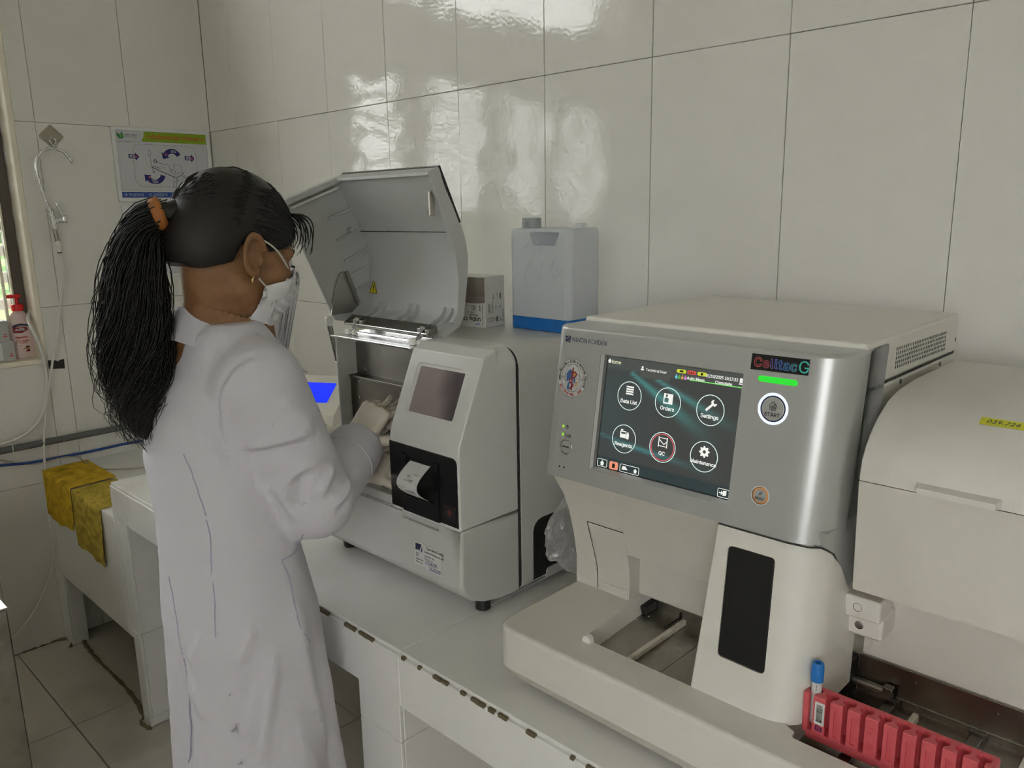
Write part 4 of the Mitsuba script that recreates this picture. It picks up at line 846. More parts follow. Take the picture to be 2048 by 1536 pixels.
obj('hinge_strip', pr([(-.4690, 1.2660), (-.4700, 1.2660), (-.4950, 1.2500), (-.4950, 1.2470), (-.4690, 1.2490)], lidx0 + .02, lidx1 - .012, .0006, 1), 'steel_dark', LD)
obj('strip_edge', cyl((lidx0 + .03, -.4945, 1.2510), (lidx1 - .014, -.4945, 1.2510), .0022, 10), 'chrome', LD)
obj('steel_cheek', pr([(-.5180, 1.2680), (-.5020, 1.3300), (-.4900, 1.3560), (-.4760, 1.3600), (-.4560, 1.3200), (-.4440, 1.2840), (-.4640, 1.2700)], lidx0 + .009, lidx0 + .011, .0004, 1), 'steel_sheet', LD, smooth=False, label='polished steel cheek plate')
obj('latch_arm', hull([(lidx0 + .011, y + o, z) for (y, z, o) in ((-.478, 1.357, 0), (-.470, 1.360, 0), (-.452, 1.286, 0), (-.445, 1.290, 0))] + [(lidx0 + .016, y, z) for (y, z) in ((-.478, 1.357), (-.470, 1.360), (-.452, 1.286), (-.445, 1.290))]), 'steel_dark', LD, smooth=False)
for x, y, z in ((lidx0 + .012, -.434, 1.5440), (lidx0 + .012, -.428, 1.4470)): obj('boss', cyl((x - .006, y - .03, z), (x + .010, y - .03, z), .004, 12), 'lid_grey', LD)
obj('clip', cat(cbox((lidx1 - .013, -.480, 1.475), (lidx1 - .009, -.466, 1.520), .001), cbox((lidx1 - .016, -.478, 1.510), (lidx1 - .009, -.472, 1.522), .001)), 'steel_sheet', LD)
# warning triangle on the inner face
P_a, P_b = np.array([-.4150, 1.3110]), np.array([-.4085, 1.3600]); wv = np.array([0, *(P_b - P_a)]); wv /= np.linalg.norm(wv); wn = np.cross(UU, wv)
plastic('warn_yellow', s2l(222, 208, 40), .4)
wn = wn if wn[1] < 0 else -wn
def onlidp(m, d): return place(m, np.array([1.549, -.4152, 1.3080]) + wn * d, UU, wv, wn)
tri = rpoly([(-.0150, 0), (.0150, 0), (0, .0290)], .0025, 4)
obj('warning_sign', onlidp(extr(tri, .0006), .0012), 'warn_yellow', LD, smooth=False, label='yellow warning triangle with exclamation mark')
obj('warning_mark', onlidp(cat(extr(tri, .0003, holes=[inset(tri, .0012)]), extr(rpoly([(-.0013, .0085), (.0013, .0085), (.0019, .0190), (-.0019, .0190)], .0006, 2), .0003), extr(circ(0, .0052, .0016, 12), .0003)), .0021), 'ink_black', LD, smooth=False)
# gas strut at the left
GS = UR + '__gas_strut'
obj('gas_strut', cyl((1.538, -.528, 1.250), (1.541, -.514, 1.168), .0055, 14, .001), 'steel_dark', UR, label='gas strut beside the bay')
obj('joint', cat(rbox((1.531, -.537, 1.246), (1.545, -.521, 1.268), .005)), 'white_plastic', GS); obj('sleeve', cyl((1.541, -.5145, 1.170), (1.542, -.512, 1.152), .0065, 14, .001), 'white_plastic', GS)
obj('spring', cat(*[tube(np.column_stack([1.542 + .0045 * np.cos(np.linspace(0, 12 * 2 * math.pi, 140)), -.511 + .0045 * np.sin(np.linspace(0, 12 * 2 * math.pi, 140)), np.linspace(1.152, 1.100, 140)]), .0011, 5)]), 'steel_dark', GS)
obj('bracket', cbox((1.532, -.505, 1.10), (1.536, -.49, 1.21), .001), 'black_matte', GS)
# ---- carton and canister on its top
BXc = thing('strip_carton', 'opened white carton of test strips lying on top of the grey analyser beside the canister', 'box')
bu, bv = np.array([.992, .122, 0]), np.array([-.122, .992, 0])
c0 = np.array([1.8010, -.3160, 1.2410])
def cb(m): return place(m, c0, bu, bv, (0, 0, 1))
plastic('carton', (.74, .725, .69), .4); plastic('carton_inside', (.56, .49, .42), .5)
W_b, D_b, H_b = .096, .066, .1065
obj('body', cb(cat(cbox((-W_b, 0, 0), (0, .0015, .052), .0003), cbox((-.0015, .0, 0), (0, D_b, H_b), .0003), cbox((-W_b, D_b - .0015, 0), (0, D_b, H_b), .0003), cbox((-W_b, 0, 0), (-W_b + .0015, D_b, H_b), .0003), cbox((-W_b, 0, 0), (0, D_b, .0015), .0003), cbox((-W_b, -.001, H_b - .0015), (0, D_b, H_b), .0003))), 'carton', BXc, smooth=False)
obj('inner_flap', cb(cat(hull([(-W_b + .004, .002, H_b - .002), (-.004, .002, H_b - .002), (-.012, .034, .055), (-W_b + .01, .034, .055), (-W_b + .004, .003, H_b - .003), (-.004, .003, H_b - .003), (-.012, .035, .055), (-W_b + .01, .035, .055)]), cbox((-W_b + .003, .030, .003), (-.003, .032, .080), .0003))), 'carton_inside', BXc, smooth=False, label='torn open front showing the inside')
fl = [text('UriDip 11F', .0080, .0003, True), text('Test Strips', .0034, .0003), text('in vitro use', .0026, .0003)]
fm = cat(place(fl[0], (-.013, -.0002, .0210), (-1, 0, 0), (0, 0, -1), (0, -1, 0)), place(fl[1], (-.020, -.0002, .0275), (-1, 0, 0), (0, 0, -1), (0, -1, 0)), place(fl[2], (-.030, -.0002, .0330), (-1, 0, 0), (0, 0, -1), (0, -1, 0)),
         *[cbox((-.038, -.0005, .036 + .004 * k), (-.026, -.0001, .0375 + .004 * k), 0) for k in range(3)], *[cbox((-.016, -.0005, .036 + .004 * k), (-.0135, -.0001, .0385 + .004 * k), 0) for k in range(3)],
         cbox((-.052, -.0005, .0520 - .001), (-.012, -.0001, .0520 - .0004), 0), cbox((-.0085, -.0005, .004), (-.008, -.0001, .05), 0))
obj('front_print', cb(fm), 'ink_black', BXc, smooth=False)
plastic('logo_blue', s2l(90, 125, 190), .4)
obj('logo', cb(extr([(-.030, .006), (-.018, .009), (-.014, .004), (-.020, .0075), (-.024, .0045)], .0003, O=(0, -.0002, 0), U=(1, 0, 0), V=(0, 0, 1), W=(0, -1, 0))), 'logo_blue', BXc, smooth=False)
sp_ = []
for (v, z, w, h) in ((.026, .058, .002, .010), (.040, .060, .001, .013), (.049, .058, .005, .012)): sp_.append(cbox((-.0001, v, z), (.0003, v + w, z + h), 0))
for k in range(9): sp_.append(cbox((-.0001, .020, .030 + .0026 * k), (.0003, .027, .030 + .0026 * k + rng.choice([.0008, .0014])), 0))
for k in range(6): sp_.append(cbox((-.0001, .010 + .0012 * k, .030), (.0003, .0104 + .0012 * k, .050), 0))
def ring_x(v, z, r): return extr(circ(v, z, r, 16), .0003, holes=[circ(v, z, r * .75, 16)], O=(0, 0, 0), U=(0, 1, 0), V=(0, 0, 1), W=(1, 0, 0))
sp_ += [ring_x(.036, .041, .0035), ring_x(.050, .041, .0032), ring_x(.031, .016, .003)]
sp_ += [extr([(.050, .010), (.054, .010), (.052, .020)], .0003, O=(0, 0, 0), U=(0, 1, 0), V=(0, 0, 1), W=(1, 0, 0))]
for v in (.008, .019, .024): sp_ += [extr(rrect(v - .003, .011, v + .003, .020, .001, 2), .0003, holes=[rrect(v - .0022, .0118, v + .0022, .0192, .0008, 2)], O=(0, 0, 0), U=(0, 1, 0), V=(0, 0, 1), W=(1, 0, 0))]
sp_ += [cbox((-.0001, .036, .010), (.0003, .043, .021), 0), place(text('REF 11F LOT', .003, .0003), (.0002, .061, .008), (0, 0, 1), (0, -1, 0), (1, 0, 0))]
obj('side_print', cb(cat(*sp_)), 'ink_grey', BXc, smooth=False)
JG = thing('canister', 'tall frosted plastic canister with a little blue liquid standing on the grey analyser', 'canister')
mat('hdpe', {'type': 'blendbsdf', 'weight': .45, 'a': {'type': 'principledthin', 'base_color': rgb(.86, .88, .90), 'roughness': .45, 'diff_trans': 1.3, 'spec_trans': 0.0}, 'b': {'type': 'twosided', 'n': {'type': 'roughplastic', 'diffuse_reflectance': rgb(.74, .77, .81), 'alpha': .25}}}, two=False)
jx0, jx1, jy0, jy1, jz = 1.829, 1.992, -.2720, -.168, 1.2412
body = extr(rrect(jx0, jy0, jx1, jy1, .016, 6), .205, .006, 3, O=(0, 0, jz))
grip = extr(rpoly([(1.8990, 1.413), (1.9560, 1.413), (1.9700, 1.4395), (1.8860, 1.4395)], .004, 4), .30, O=(0, -.10, 0), U=(1, 0, 0), V=(0, 0, 1), W=(0, -1, 0))
obj('body', cut(body, grip), 'hdpe', JG, 28)
plastic('blue_liquid', s2l(38, 112, 190), .12)
obj('liquid', extr(rrect(jx0 - .0004, jy0 - .0004, jx1 + .0004, jy1 + .0004, .0164, 6), .0285, .004, 2, both=False, O=(0, 0, jz + .0004)), 'blue_liquid', JG, 28, label='blue liquid in the bottom')
plastic('cap_grey', (.36, .39, .40), .25)
cp = lathe([(0, 0), (.0195, 0), (.0200, .002), (.0200, .018), (.018, .020), (0, .020)], 44, (1.8610, -.235, jz + .206)); v = cp.vertices; th = np.arctan2(v[:, 1] + .235, v[:, 0] - 1.861); rad = np.hypot(v[:, 0] - 1.861, v[:, 1] + .235)
f_ = np.where(rad > .0192, 1 + .02 * np.sin(th * 22), 1); cp.vertices = np.column_stack([1.861 + (v[:, 0] - 1.861) * f_, -.235 + (v[:, 1] + .235) * f_, v[:, 2]])
obj('cap', cp, 'cap_grey', JG, 30); obj('spout', cyl((1.968, -.205, jz + .203), (1.968, -.205, jz + .2145), .0105, 20, .002), 'hdpe', JG)
ribs = []
for k in range(26):
    u = rng.uniform(1.868, 1.968); z = rng.uniform(1.325, 1.405); L_ = rng.uniform(.008, .026); ribs.append(tube([(u, jy0 - .0002, z), (u + L_ * .62, jy0 - .0002, z + L_ * .78)], .0009, 5))
k = obj('raised_ribs', cat(*ribs), 'hdpe', JG, True); labels[k] = {'label': 'short slanting raised ribs', 'kind': 'stuff'}
# ---- crumpled clear bag hung on the blood analyser's left side
def crumple():
    m = trimesh.creation.icosphere(subdivisions=5); v = m.vertices
    c, s = np.array([2.147, -.440, .920]), np.array([.040, .075, .082])
    r = 1 + .16 * (meshkit.fbm(v * 2.2, 3, 3) - .5) * 2
    f1 = np.abs(meshkit.noise(v * 3.1, 8) - .5) * .35 + np.abs(meshkit.noise(v * 6.0 + 3, 9) - .5) * .18
    v = v * (r - f1)[:, None]
    v[:, 2] += np.where(v[:, 2] < 0, .25 * v[:, 1] * v[:, 2], 0)
    w = c + v * s
    # neck up to the hook and a tail down
    t = np.clip((v[:, 2] - .35) / .6, 0, 1); w[:, 0] = w[:, 0] * (1 - t * .6) + 2.176 * t * .6; w[:, 1] = w[:, 1] * (1 - t * .7) + -.455 * t * .7; w[:, 2] += .020 * t
    t = np.clip((-v[:, 2] - .4) / .6, 0, 1); w[:, 0] = w[:, 0] * (1 - t * .6) + 2.168 * t * .6
    m.vertices = w; return m
mat('bag_film', {'type': 'blendbsdf', 'weight': .30, 'a': {'type': 'thindielectric', 'int_ior': 1.5}, 'b': {'type': 'principledthin', 'base_color': rgb(.75, .75, .76), 'roughness': .3, 'diff_trans': .9, 'spec_trans': 0.0}}, two=False)
bag = tag(obj('clear_bag', crumple(), 'bag_film', smooth=60), 'crumpled clear plastic bag hanging between the two analysers', 'plastic bag')
# ---- small white reader in the corner
RD = thing('small_reader', 'small ivory desktop reader with a glowing blue display behind the grey analyser', 'reader')
plastic('ivory', (.78, .755, .67), .2)
A0 = np.array([1.180, -.353, .7495]); b1 = np.array([-.487, .873, 0]); b1 /= np.linalg.norm(b1); b2 = np.array([-b1[1], b1[0], 0])
def rd(m, dz=0): return place(m, A0 + np.array([0, 0, dz]), b2, b1, (0, 0, 1))
obj('base', rd(rbox((0, 0, .012), (.30, .235, .150), .008)), 'ivory', RD, 40)
for u in (.03, .27):
    for v_ in (.03, .2): obj('rubber_foot', rd(cyl((u, v_, 0), (u, v_, .014), .012, 14)), 'black_matte', RD)
hd = hull([(u, v_, z) for u in (.004, .296) for (v_, z) in ((.085, .148), (.100, .178), (.235, .262), (.250, .250), (.25, .148))])
obj('head', rd(hd), 'ivory', RD, smooth=False)
RN = np.array([0, -math.sin(.558), math.cos(.558)]); RV = np.array([0, math.cos(.558), math.sin(.558)])
def hdm(m, d=.0005): return rd(place(m, np.array([0, .100, .178]) + RN * d, (-1, 0, 0), RV, RN))
sc_ = rrect(-.225, .048, -.045, .128, .004, 4)
k = obj('display', hdm(extr(sc_, .0006)), 'black_gloss', RD, smooth=False, label='glowing blue display'); scene[k]['emitter'] = disp((20, 50, 255), 1.1)
obj('drawer', rd(cat(rbox((.02, -.004, .10), (.16, .10, .158), .004), rbox((.15, -.02, .120), (.27, .09, .172), .004))), 'ivory', RD, 40)
obj('lettering', hdm(cat(place(text('iZOne', .020, .0004), (-.215, .014, 0), (1, 0, 0), (0, 1, 0)))), 'ink_grey', RD, smooth=False)
obj('logo', hdm(extr([(-.285, .040), (-.250, .055), (-.240, .035), (-.262, .046), (-.270, .030)], .0004)), 'logo_blue', RD, smooth=False)
tag(obj('blue_cable', tube(spline([(.30, -.03, .662), (.55, -.03, .77), (.70, -.05, .86), (.86, -.09, .90), (.93, -.13, .85), (.95, -.17, .79)], 40), .0045, 8), plastic('wire_blue', s2l(40, 75, 150), .3), smooth=True), 'blue cable running behind the small ivory reader', 'cable')
# ------------------------------------------------------------------ posters on the left wall
plastic('poster_paper', s2l(205, 206, 214), .3); plastic('poster_rim', s2l(222, 224, 226), .2); plastic('lime', s2l(140, 172, 28), .35); plastic('royal_blue', s2l(34, 74, 160), .35)
plastic('print_red', s2l(205, 40, 45), .35); plastic('arrow_blue', s2l(36, 34, 120), .35); plastic('leaf_print', s2l(40, 130, 60), .35); plastic('leaf_light', s2l(120, 180, 70), .35); plastic('line_grey', s2l(95, 95, 100), .4); plastic('tag_white', s2l(235, 235, 240), .4); plastic('tag_pink', s2l(190, 90, 120), .4)
class Board:
    """print on a board hung on the left wall: a runs to the right in the photo (+y), b up"""
    def __init__(s, y0, z0, x=.001): s.O = np.array([x, y0, z0])
    def __call__(s, m, d=0.0): return place(m, s.O + np.array([d, 0, 0]), (0, 1, 0), (0, 0, 1), (1, 0, 0))
    def flat(s, poly, d=.0048, th=.0003, holes=()): return s(extr(poly, th, holes=holes, O=(0, 0, d)))
    def words(s, t, a, b, h, bold=True, w=None, d=.0048, center=False):
        m = text(t, h, .0003, bold, center, w); m.apply_translation([a, b, d]); return s(m)
def band(pts, w):
    p = np.asarray(pts, float); t = np.gradient(p, axis=0); t /= np.linalg.norm(t, axis=1, keepdims=True) + 1e-9; n = np.column_stack([-t[:, 1], t[:, 0]]) * w / 2
    return np.vstack([p - n, (p + n)[::-1]])
def leaf_logo(P, bd, a, b, r):
    obj('leaf_logo', cat(bd.flat([(a - r, b + .9 * r), (a - 1.0 * r, b - .1 * r), (a - .3 * r, b - r), (a + .7 * r, b - .8 * r), (a + r, b), (a + .5 * r, b + .4 * r), (a, b + .2 * r), (a - .5 * r, b + .5 * r)]), bd.flat([(a, b + .5 * r), (a + .55 * r, b + 1.1 * r), (a + .75 * r, b + .4 * r), (a + .4 * r, b + .25 * r)])), 'leaf_print', P, smooth=False)
    obj('logo_spark', bd.flat([(a - .3 * r, b - .1 * r), (a + .2 * r, b + .15 * r), (a + .6 * r, b - .2 * r), (a + .1 * r, b - .55 * r)], d=.0052), 'leaf_light', P, smooth=False)
PO = thing('handwash_poster', 'framed poster with green title band and dark blue arrows around a hospital bed', 'poster')
bd = Board(-.362, 1.535); Wp, Hp = .352, .2555
obj('board', bd(extr(rrect(0, 0, Wp, Hp, .004, 3), .0046)), 'poster_paper', PO, smooth=False)
obj('rim', bd(extr(rrect(0, 0, Wp, Hp, .006, 4), .009, .0015, 2, holes=[rrect(.0125, .0125, Wp - .0125, Hp - .0125, .002, 2)])), 'poster_rim', PO, 30, label='clear plastic rim')
gb = rpoly([(.098, .2080), (Wp - .0135, .2080), (Wp - .0135, .2430), (.112, .2430), (.1090, .2230)], [.004, 0, 0, .0, .012], 5)
obj('title_band', bd.flat(gb), 'lime', PO, smooth=False)
obj('title', bd.words('5 THỜI ĐIỂM NHÂN VIÊN Y TẾ PHẢI RỬA TAY', .116, .2190, .0118, True, .216, .0052), 'print_red', PO, smooth=False)
leaf_logo(PO, bd, .0300, .2260, .0120)
obj('caption', cat(bd.words('BỆNH VIỆN', .0450, .2270, .0042, True, .040), bd.words('AN TOÀN - SẠCH SẼ', .0450, .2205, .0030, False, .040), bd.flat([(.0140, .2055), (.0980, .2055), (.0980, .2065), (.0140, .2065)])), 'line_grey', PO, smooth=False)
obj('footer_band', bd.flat([(.0135, .0145), (Wp - .0135, .0145), (Wp - .0135, .0335), (.0135, .0335)]), 'royal_blue', PO, smooth=False)
obj('footer_lettering', cat(*[bd.flat(circ(.026 + .085 * k, .0240, .0055, 18), d=.0052, holes=[circ(.026 + .085 * k, .0240, .0046, 18)]) for k in range(4)], bd.words('f', .0250, .0215, .005, True, d=.0052), *[bd.words(t, .036 + .085 * k, b, .0034, False, .052, .0052) for k, (t1, t2) in enumerate((('Bệnh viện đa khoa', 'facebook benh vien'), ('Website', 'www.benhvien.vn'), ('Tel: 0214 3840', 'hotline 19009095'), ('Email', 'bv@laocai.gov'))) for t, b in ((t1, .0255), (t2, .0195))]), 'tag_white', PO, smooth=False)
dash = []
loop = np.vstack([rrect(.066, .0525, .296, .1985, .030, 8), rrect(.066, .0525, .296, .1985, .030, 8)[:1]])
dl_ = np.r_[0, np.cumsum(np.linalg.norm(np.diff(loop, axis=0), axis=1))]
def at_(s): return np.array([np.interp(s, dl_, loop[:, 0]), np.interp(s, dl_, loop[:, 1])])
for s in np.arange(0, dl_[-1], .0112): dash.append(bd.flat(band([at_(s), at_(s + .0065)], .0013)))
for s in np.arange(0, 360, 20): t = np.radians([s, s + 9]); dash.append(bd.flat(band(np.column_stack([.2560 + .022 * np.cos(t), .0660 + .022 * np.sin(t)]), .0010)))
obj('dashed_line', cat(*dash), 'line_grey', PO, smooth=False); labels[PO + '__dashed_line'] = {'kind': 'stuff', 'label': 'dashed outline on the poster'}
def curved(cx, cy, r, a0, a1, w):
    t = np.radians(np.linspace(a0, a1, 16)); p = np.column_stack([cx + r * np.cos(t), cy + r * np.sin(t)]); e = p[-1]; tg = (p[-1] - p[-2]) / np.linalg.norm(p[-1] - p[-2]); n = np.array([-tg[1], tg[0]])
    return cat(bd.flat(band(p, w)), bd.flat([e - n * w, e + tg * w * 1.1, e + n * w]))
obj('arrow', bd.flat([(.050, .1490), (.074, .1490), (.074, .1415), (.087, .1560), (.074, .1700), (.074, .1640), (.050, .1640)]), 'arrow_blue', PO, smooth=False)
obj('arrow', bd.flat([(.252, .1490), (.276, .1490), (.276, .1415), (.289, .1560), (.276, .1700), (.276, .1640), (.252, .1640)]), 'arrow_blue', PO, smooth=False)
obj('arrow', curved(.205, .1520, .0270, 25, 150, .017), 'arrow_blue', PO, smooth=False)
obj('arrow', curved(.135, .1010, .0310, -15, -140, .017), 'arrow_blue', PO, smooth=False)
obj('arrow', bd.flat([(.283, .0520), (.315, .0520), (.315, .0680), (.283, .0680)]), 'arrow_blue', PO, smooth=False)
obj('arrow_words', cat(*[bd.words(t, a, b, .0032, True, .018, .0053) for t, a, b in (('TRƯỚC KHI', .053, .1590), ('TIẾP XÚC', .053, .1550), ('BỆNH NHÂN', .053, .1510), ('SAU KHI', .255, .1590), ('TIẾP XÚC', .255, .1550), ('BỆNH NHÂN', .255, .1510), ('TRƯỚC KHI LÀM', .200, .1785), ('THỦ THUẬT', .203, .1740), ('SAU KHI TIẾP', .122, .0750), ('XÚC VỚI MÁU', .124, .0700), ('DỊCH CƠ THỂ', .126, .0650))]), 'tag_white', PO, smooth=False)
obj('arrow_tag', cat(*[bd.flat([(a, b), (a + .007, b), (a + .007, b + .008), (a, b + .008)], d=.0053) for a, b in ((.0725, .1515), (.2745, .1515), (.1790, .1620), (.1120, .0830))]), 'tag_pink', PO, smooth=False)
ln = lambda p, w=.0011: bd.flat(band(p, w))
bed = [ln([(.128, .1210), (.150, .1110), (.172, .1010), (.200, .0900), (.214, .0850)], .0030), ln([(.128, .1260), (.130, .1080)]), ln([(.128, .1260), (.142, .1240), (.155, .1180)]), ln([(.146, .1400), (.168, .1320), (.190, .1300)]), ln([(.206, .1310), (.232, .1310), (.238, .1060), (.212, .0980), (.206, .1310)], .0014), ln([(.214, .0860), (.236, .0960), (.242, .1060)], .0022), ln([(.190, .1280), (.196, .1060), (.208, .0950)], .0012), ln([(.196, .1160), (.199, .1080)]), ln([(.200, .1170), (.203, .1090)]),
       ln([(.118, .1800), (.130, .1810)]), ln([(.120, .1800), (.121, .1600), (.129, .1600), (.128, .1800)]), ln([(.124, .1600), (.126, .1400), (.130, .1060)], .0013), ln([(.134, .1260), (.148, .1200), (.160, .1150)], .0016), ln([(.160, .1250), (.176, .1180)]), ln([(.200, .0880), (.204, .0780), (.206, .0720)]), ln([(.200, .0690), (.199, .0500), (.211, .0490), (.212, .0680), (.200, .0690)], .0016), ln([(.245, .080), (.247, .055), (.256, .051)], .001), ln([(.258, .072), (.268, .076), (.272, .070)], .001)]
bed += [bd.flat(circ(a, b, r, 14), holes=[circ(a, b, r * .55, 14)]) for a, b, r in ((.2150, .0760, .0050), (.2440, .0890, .0045), (.1330, .1040, .0040), (.1420, .1420, .0068))]
obj('bed_drawing', cat(*bed), 'line_grey', PO, smooth=False)
P2 = thing('procedure_poster', 'lower framed poster with a shorter green title band, mostly hidden behind the woman', 'poster')
b2d = Board(-.3560, 1.262); W2p, H2p = .352, .2575
obj('board', b2d(extr(rrect(0, 0, W2p, H2p, .004, 3), .0046)), 'poster_paper', P2, smooth=False)
obj('rim', b2d(extr(rrect(0, 0, W2p, H2p, .006, 4), .009, .0015, 2, holes=[rrect(.0125, .0125, W2p - .0125, H2p - .0125, .002, 2)])), 'poster_rim', P2, 30, label='clear plastic rim')
bd = b2d
obj('title_band', bd.flat(rpoly([(.068, .2135), (W2p - .0135, .2135), (W2p - .0135, .2420), (.0830, .2420), (.0800, .2270)], [.004, 0, 0, 0, .012], 5)), 'lime', P2, smooth=False)
obj('title', bd.words('QUY TRÌNH RỬA TAY THƯỜNG QUY', .0960, .2210, .0115, True, .230, .0052), 'print_red', P2, smooth=False)
leaf_logo(P2, bd, .0270, .2270, .0115)
obj('caption', cat(bd.words('BỆNH VIỆN', .0400, .2290, .0040, True, .032), bd.words('AN TOÀN - SẠCH SẼ', .0400, .2230, .0028, False, .032), bd.flat([(.0140, .2105), (.0680, .2105), (.0680, .2115), (.0140, .2115)])), 'line_grey', P2, smooth=False)
plastic('skin_print', s2l(200, 140, 90), .4)
obj('step_circle', bd.flat(circ(.0665, .1830, .0185, 28), holes=[circ(.0665, .1830, .0155, 28)]), 'lime', P2, smooth=False)
obj('step_hands', bd.flat(circ(.0665, .1830, .0150, 28)), 'skin_print', P2, smooth=False)
# ------------------------------------------------------------------ hook, hanging faucet neck, hoses
HK = thing('wall_hook', 'small square metal stick-on hook turned on its corner on the left wall', 'hook')
metal('brushed_tan', (.36, .33, .27), .3)
rh = rpoly([(-.551, 1.7845), (-.512, 1.7465), (-.551, 1.709), (-.590, 1.7465)], .005, 4)
obj('plate', extr(rh, .002, .0007, 2, O=(.0006, 0, 0), U=(0, 1, 0), V=(0, 0, 1), W=(1, 0, 0)), 'brushed_tan', HK, smooth=False)
obj('prong', tube(spline([(.004, -.555, 1.741), (.006, -.561, 1.733), (.012, -.556, 1.722), (.022, -.553, 1.708), (.036, -.552, 1.700), (.050, -.5515, 1.703), (.053, -.5515, 1.709)], 24), .0024, 8), 'chrome', HK, True)
obj('prong', tube(spline([(.004, -.547, 1.741), (.006, -.541, 1.733), (.012, -.547, 1.722), (.022, -.550, 1.708), (.034, -.5505, 1.7005)], 18), .0024, 8), 'chrome', HK, True)
FN = thing('faucet_neck', 'chrome gooseneck tap with its lever hanging upside on the wall hook', 'faucet')
neck = spline([(.047, -.513, 1.660), (.047, -.522, 1.678), (.046, -.542, 1.6985), (.045, -.567, 1.7055), (.043, -.595, 1.695), (.041, -.616, 1.667), (.040, -.621, 1.640), (.039, -.617, 1.600), (.038, -.606, 1.545), (.036, -.597, 1.500), (.034, -.592, 1.470)], 60)
obj('spout', tube(neck, .0052, 12), 'chrome', FN, True)
obj('valve', cat(cyl((.036, -.5955, 1.512), (.032, -.588, 1.445), .0105, 20, .002), cyl((.034, -.590, 1.472), (.036, -.556, 1.478), .0095, 18, .002), rbox((.022, -.566, 1.466), (.048, -.546, 1.492), .008)), 'chrome', FN, 40)
obj('lever', tube([(.036, -.560, 1.488), (.037, -.570, 1.515), (.036, -.576, 1.532)], .0042, 10), 'chrome', FN, True)
obj('tail', cyl((.032, -.588, 1.446), (.030, -.584, 1.405), .0068, 14), 'steel_sheet', FN)
obj('connector', cat(cyl((.030, -.584, 1.408), (.029, -.582, 1.392), .0085, 14, .001), cyl((.029, -.582, 1.392), (.028, -.5815, 1.366), .0072, 14, .001)), 'white_plastic', FN)
obj('band', cyl((.0285, -.582, 1.371), (.0284, -.5818, 1.367), .0076, 14), 'black_matte', FN)
plastic('hose_white', (.74, .73, .70), .3)
tag(obj('white_hose', tube(spline([(.028, -.5815, 1.370), (.03, -.576, 1.320), (.032, -.578, 1.290), (.033, -.592, 1.235), (.033, -.615, 1.140), (.032, -.652, 1.000), (.034, -.690, .850), (.036, -.708, .765), (.040, -.718, .700), (.045, -.722, .600), (.045, -.724, .480), (.045, -.730, .360), (.05, -.772, .235), (.055, -.835, .145), (.06, -.90, .09), (.06, -1.0, .02)], 140), .0042, 8), 'hose_white', smooth=True), 'thin white hose running from the hanging tap down to the floor', 'hose')
tag(obj('white_cable', tube(spline([(-.06, -.672, 1.175), (-.03, -.688, 1.150), (.012, -.690, 1.115), (.020, -.678, 1.060), (.024, -.672, .985), (.028, -.680, .905), (.034, -.713, .822), (.042, -.768, .778), (.046, -.84, .762), (.05, -1.0, .757), (.05, -1.25, .757)], 100), .0058, 8), 'hose_white', smooth=True), 'thicker white cable looping from the window sill to the grey pipe', 'cable')
plastic('pipe_grey', (.13, .135, .14), .3)
PI_ = thing('grey_pipe', 'dark grey drain pipe running along the left wall above the yellow cloths', 'pipe')
obj('pipe', tube([(.030, -1.6, .7355), (.030, -.02, .7365)], .0115, 18), 'pipe_grey', PI_, True)
obj('cable_tie', cat(extr(circ(0, 0, .0135, 24), .003, holes=[circ(0, 0, .0118, 24)], O=(.030, -.805, .7365), U=(1, 0, 0), V=(0, 0, 1), W=(0, -1, 0)), cbox((.0395, -.808, .690), (.0405, -.806, .730), 0)), 'hose_white', PI_)
tag(obj('blue_wall_cable', tube(spline([(.02, -1.6, .690), (.02, -.95, .690), (.018, -.85, .686), (.016, -.77, .674), (.014, -.68, .670), (.012, -.58, .667), (.012, -.46, .668), (.012, -.30, .662), (.02, -.05, .652)], 80), .0048, 8), 'wire_blue', smooth=True), 'blue cable along the left wall just above the low ledge', 'cable')
plastic('wire_beige', (.42, .38, .31), .4)
tag(obj('thin_wire', tube(spline([(.010, -1.2, .715), (.010, -.90, .714), (.012, -.84, .700), (.015, -.76, .668), (.02, -.68, .668), (.03, -.62, .664), (.10, -.60, .645), (.20, -.56, .6405), (.26, -.48, .6405), (.22, -.36, .6405)], 90), .0022, 6), 'wire_beige', smooth=True), 'thin beige wire trailing over the low ledge behind the cloths', 'wire')
tape = 'black_matte'
tag(obj('black_tape', extr([(-.656, .980), (-.606, .974), (-.605, 1.007), (-.617, 1.006), (-.625, 1.001), (-.632, 1.006), (-.655, 1.010)], .0008, O=(.0012, 0, 0), U=(0, 1, 0), V=(0, 0, 1), W=(1, 0, 0)), tape, smooth=False), 'black tape patch with a notched top on the left wall by the window sill', 'tape')
tag(obj('black_tape', extr([(.3575, 1.0315), (.4015, 1.0320), (.4035, 1.0655), (.3560, 1.0670)], .0008, O=(0, -.0012, 0), U=(1, 0, 0), V=(0, 0, 1), W=(0, -1, 0)), tape, smooth=False), 'small black tape square on the right wall beside the chrome tap', 'tape')
TP = thing('counter_tap', 'chrome swan-neck tap standing by the right wall behind the woman', 'faucet')
obj('base', lathe([(0, 0), (.024, 0), (.024, .006), (.014, .014), (.012, .05), (0, .05)], 24, (.578, -.150, .7485)), 'chrome', TP)
obj('spout', tube(spline([(.578, -.150, .79), (.578, -.150, .93), (.5775, -.150, 1.040), (.572, -.154, 1.080), (.552, -.168, 1.108), (.520, -.190, 1.112), (.492, -.210, 1.092), (.482, -.217, 1.060)], 50), .0095, 14), 'chrome', TP, True)
obj('collar', cyl((.5775, -.150, 1.045), (.5765, -.151, 1.056), .0115, 18, .001), 'chrome', TP)
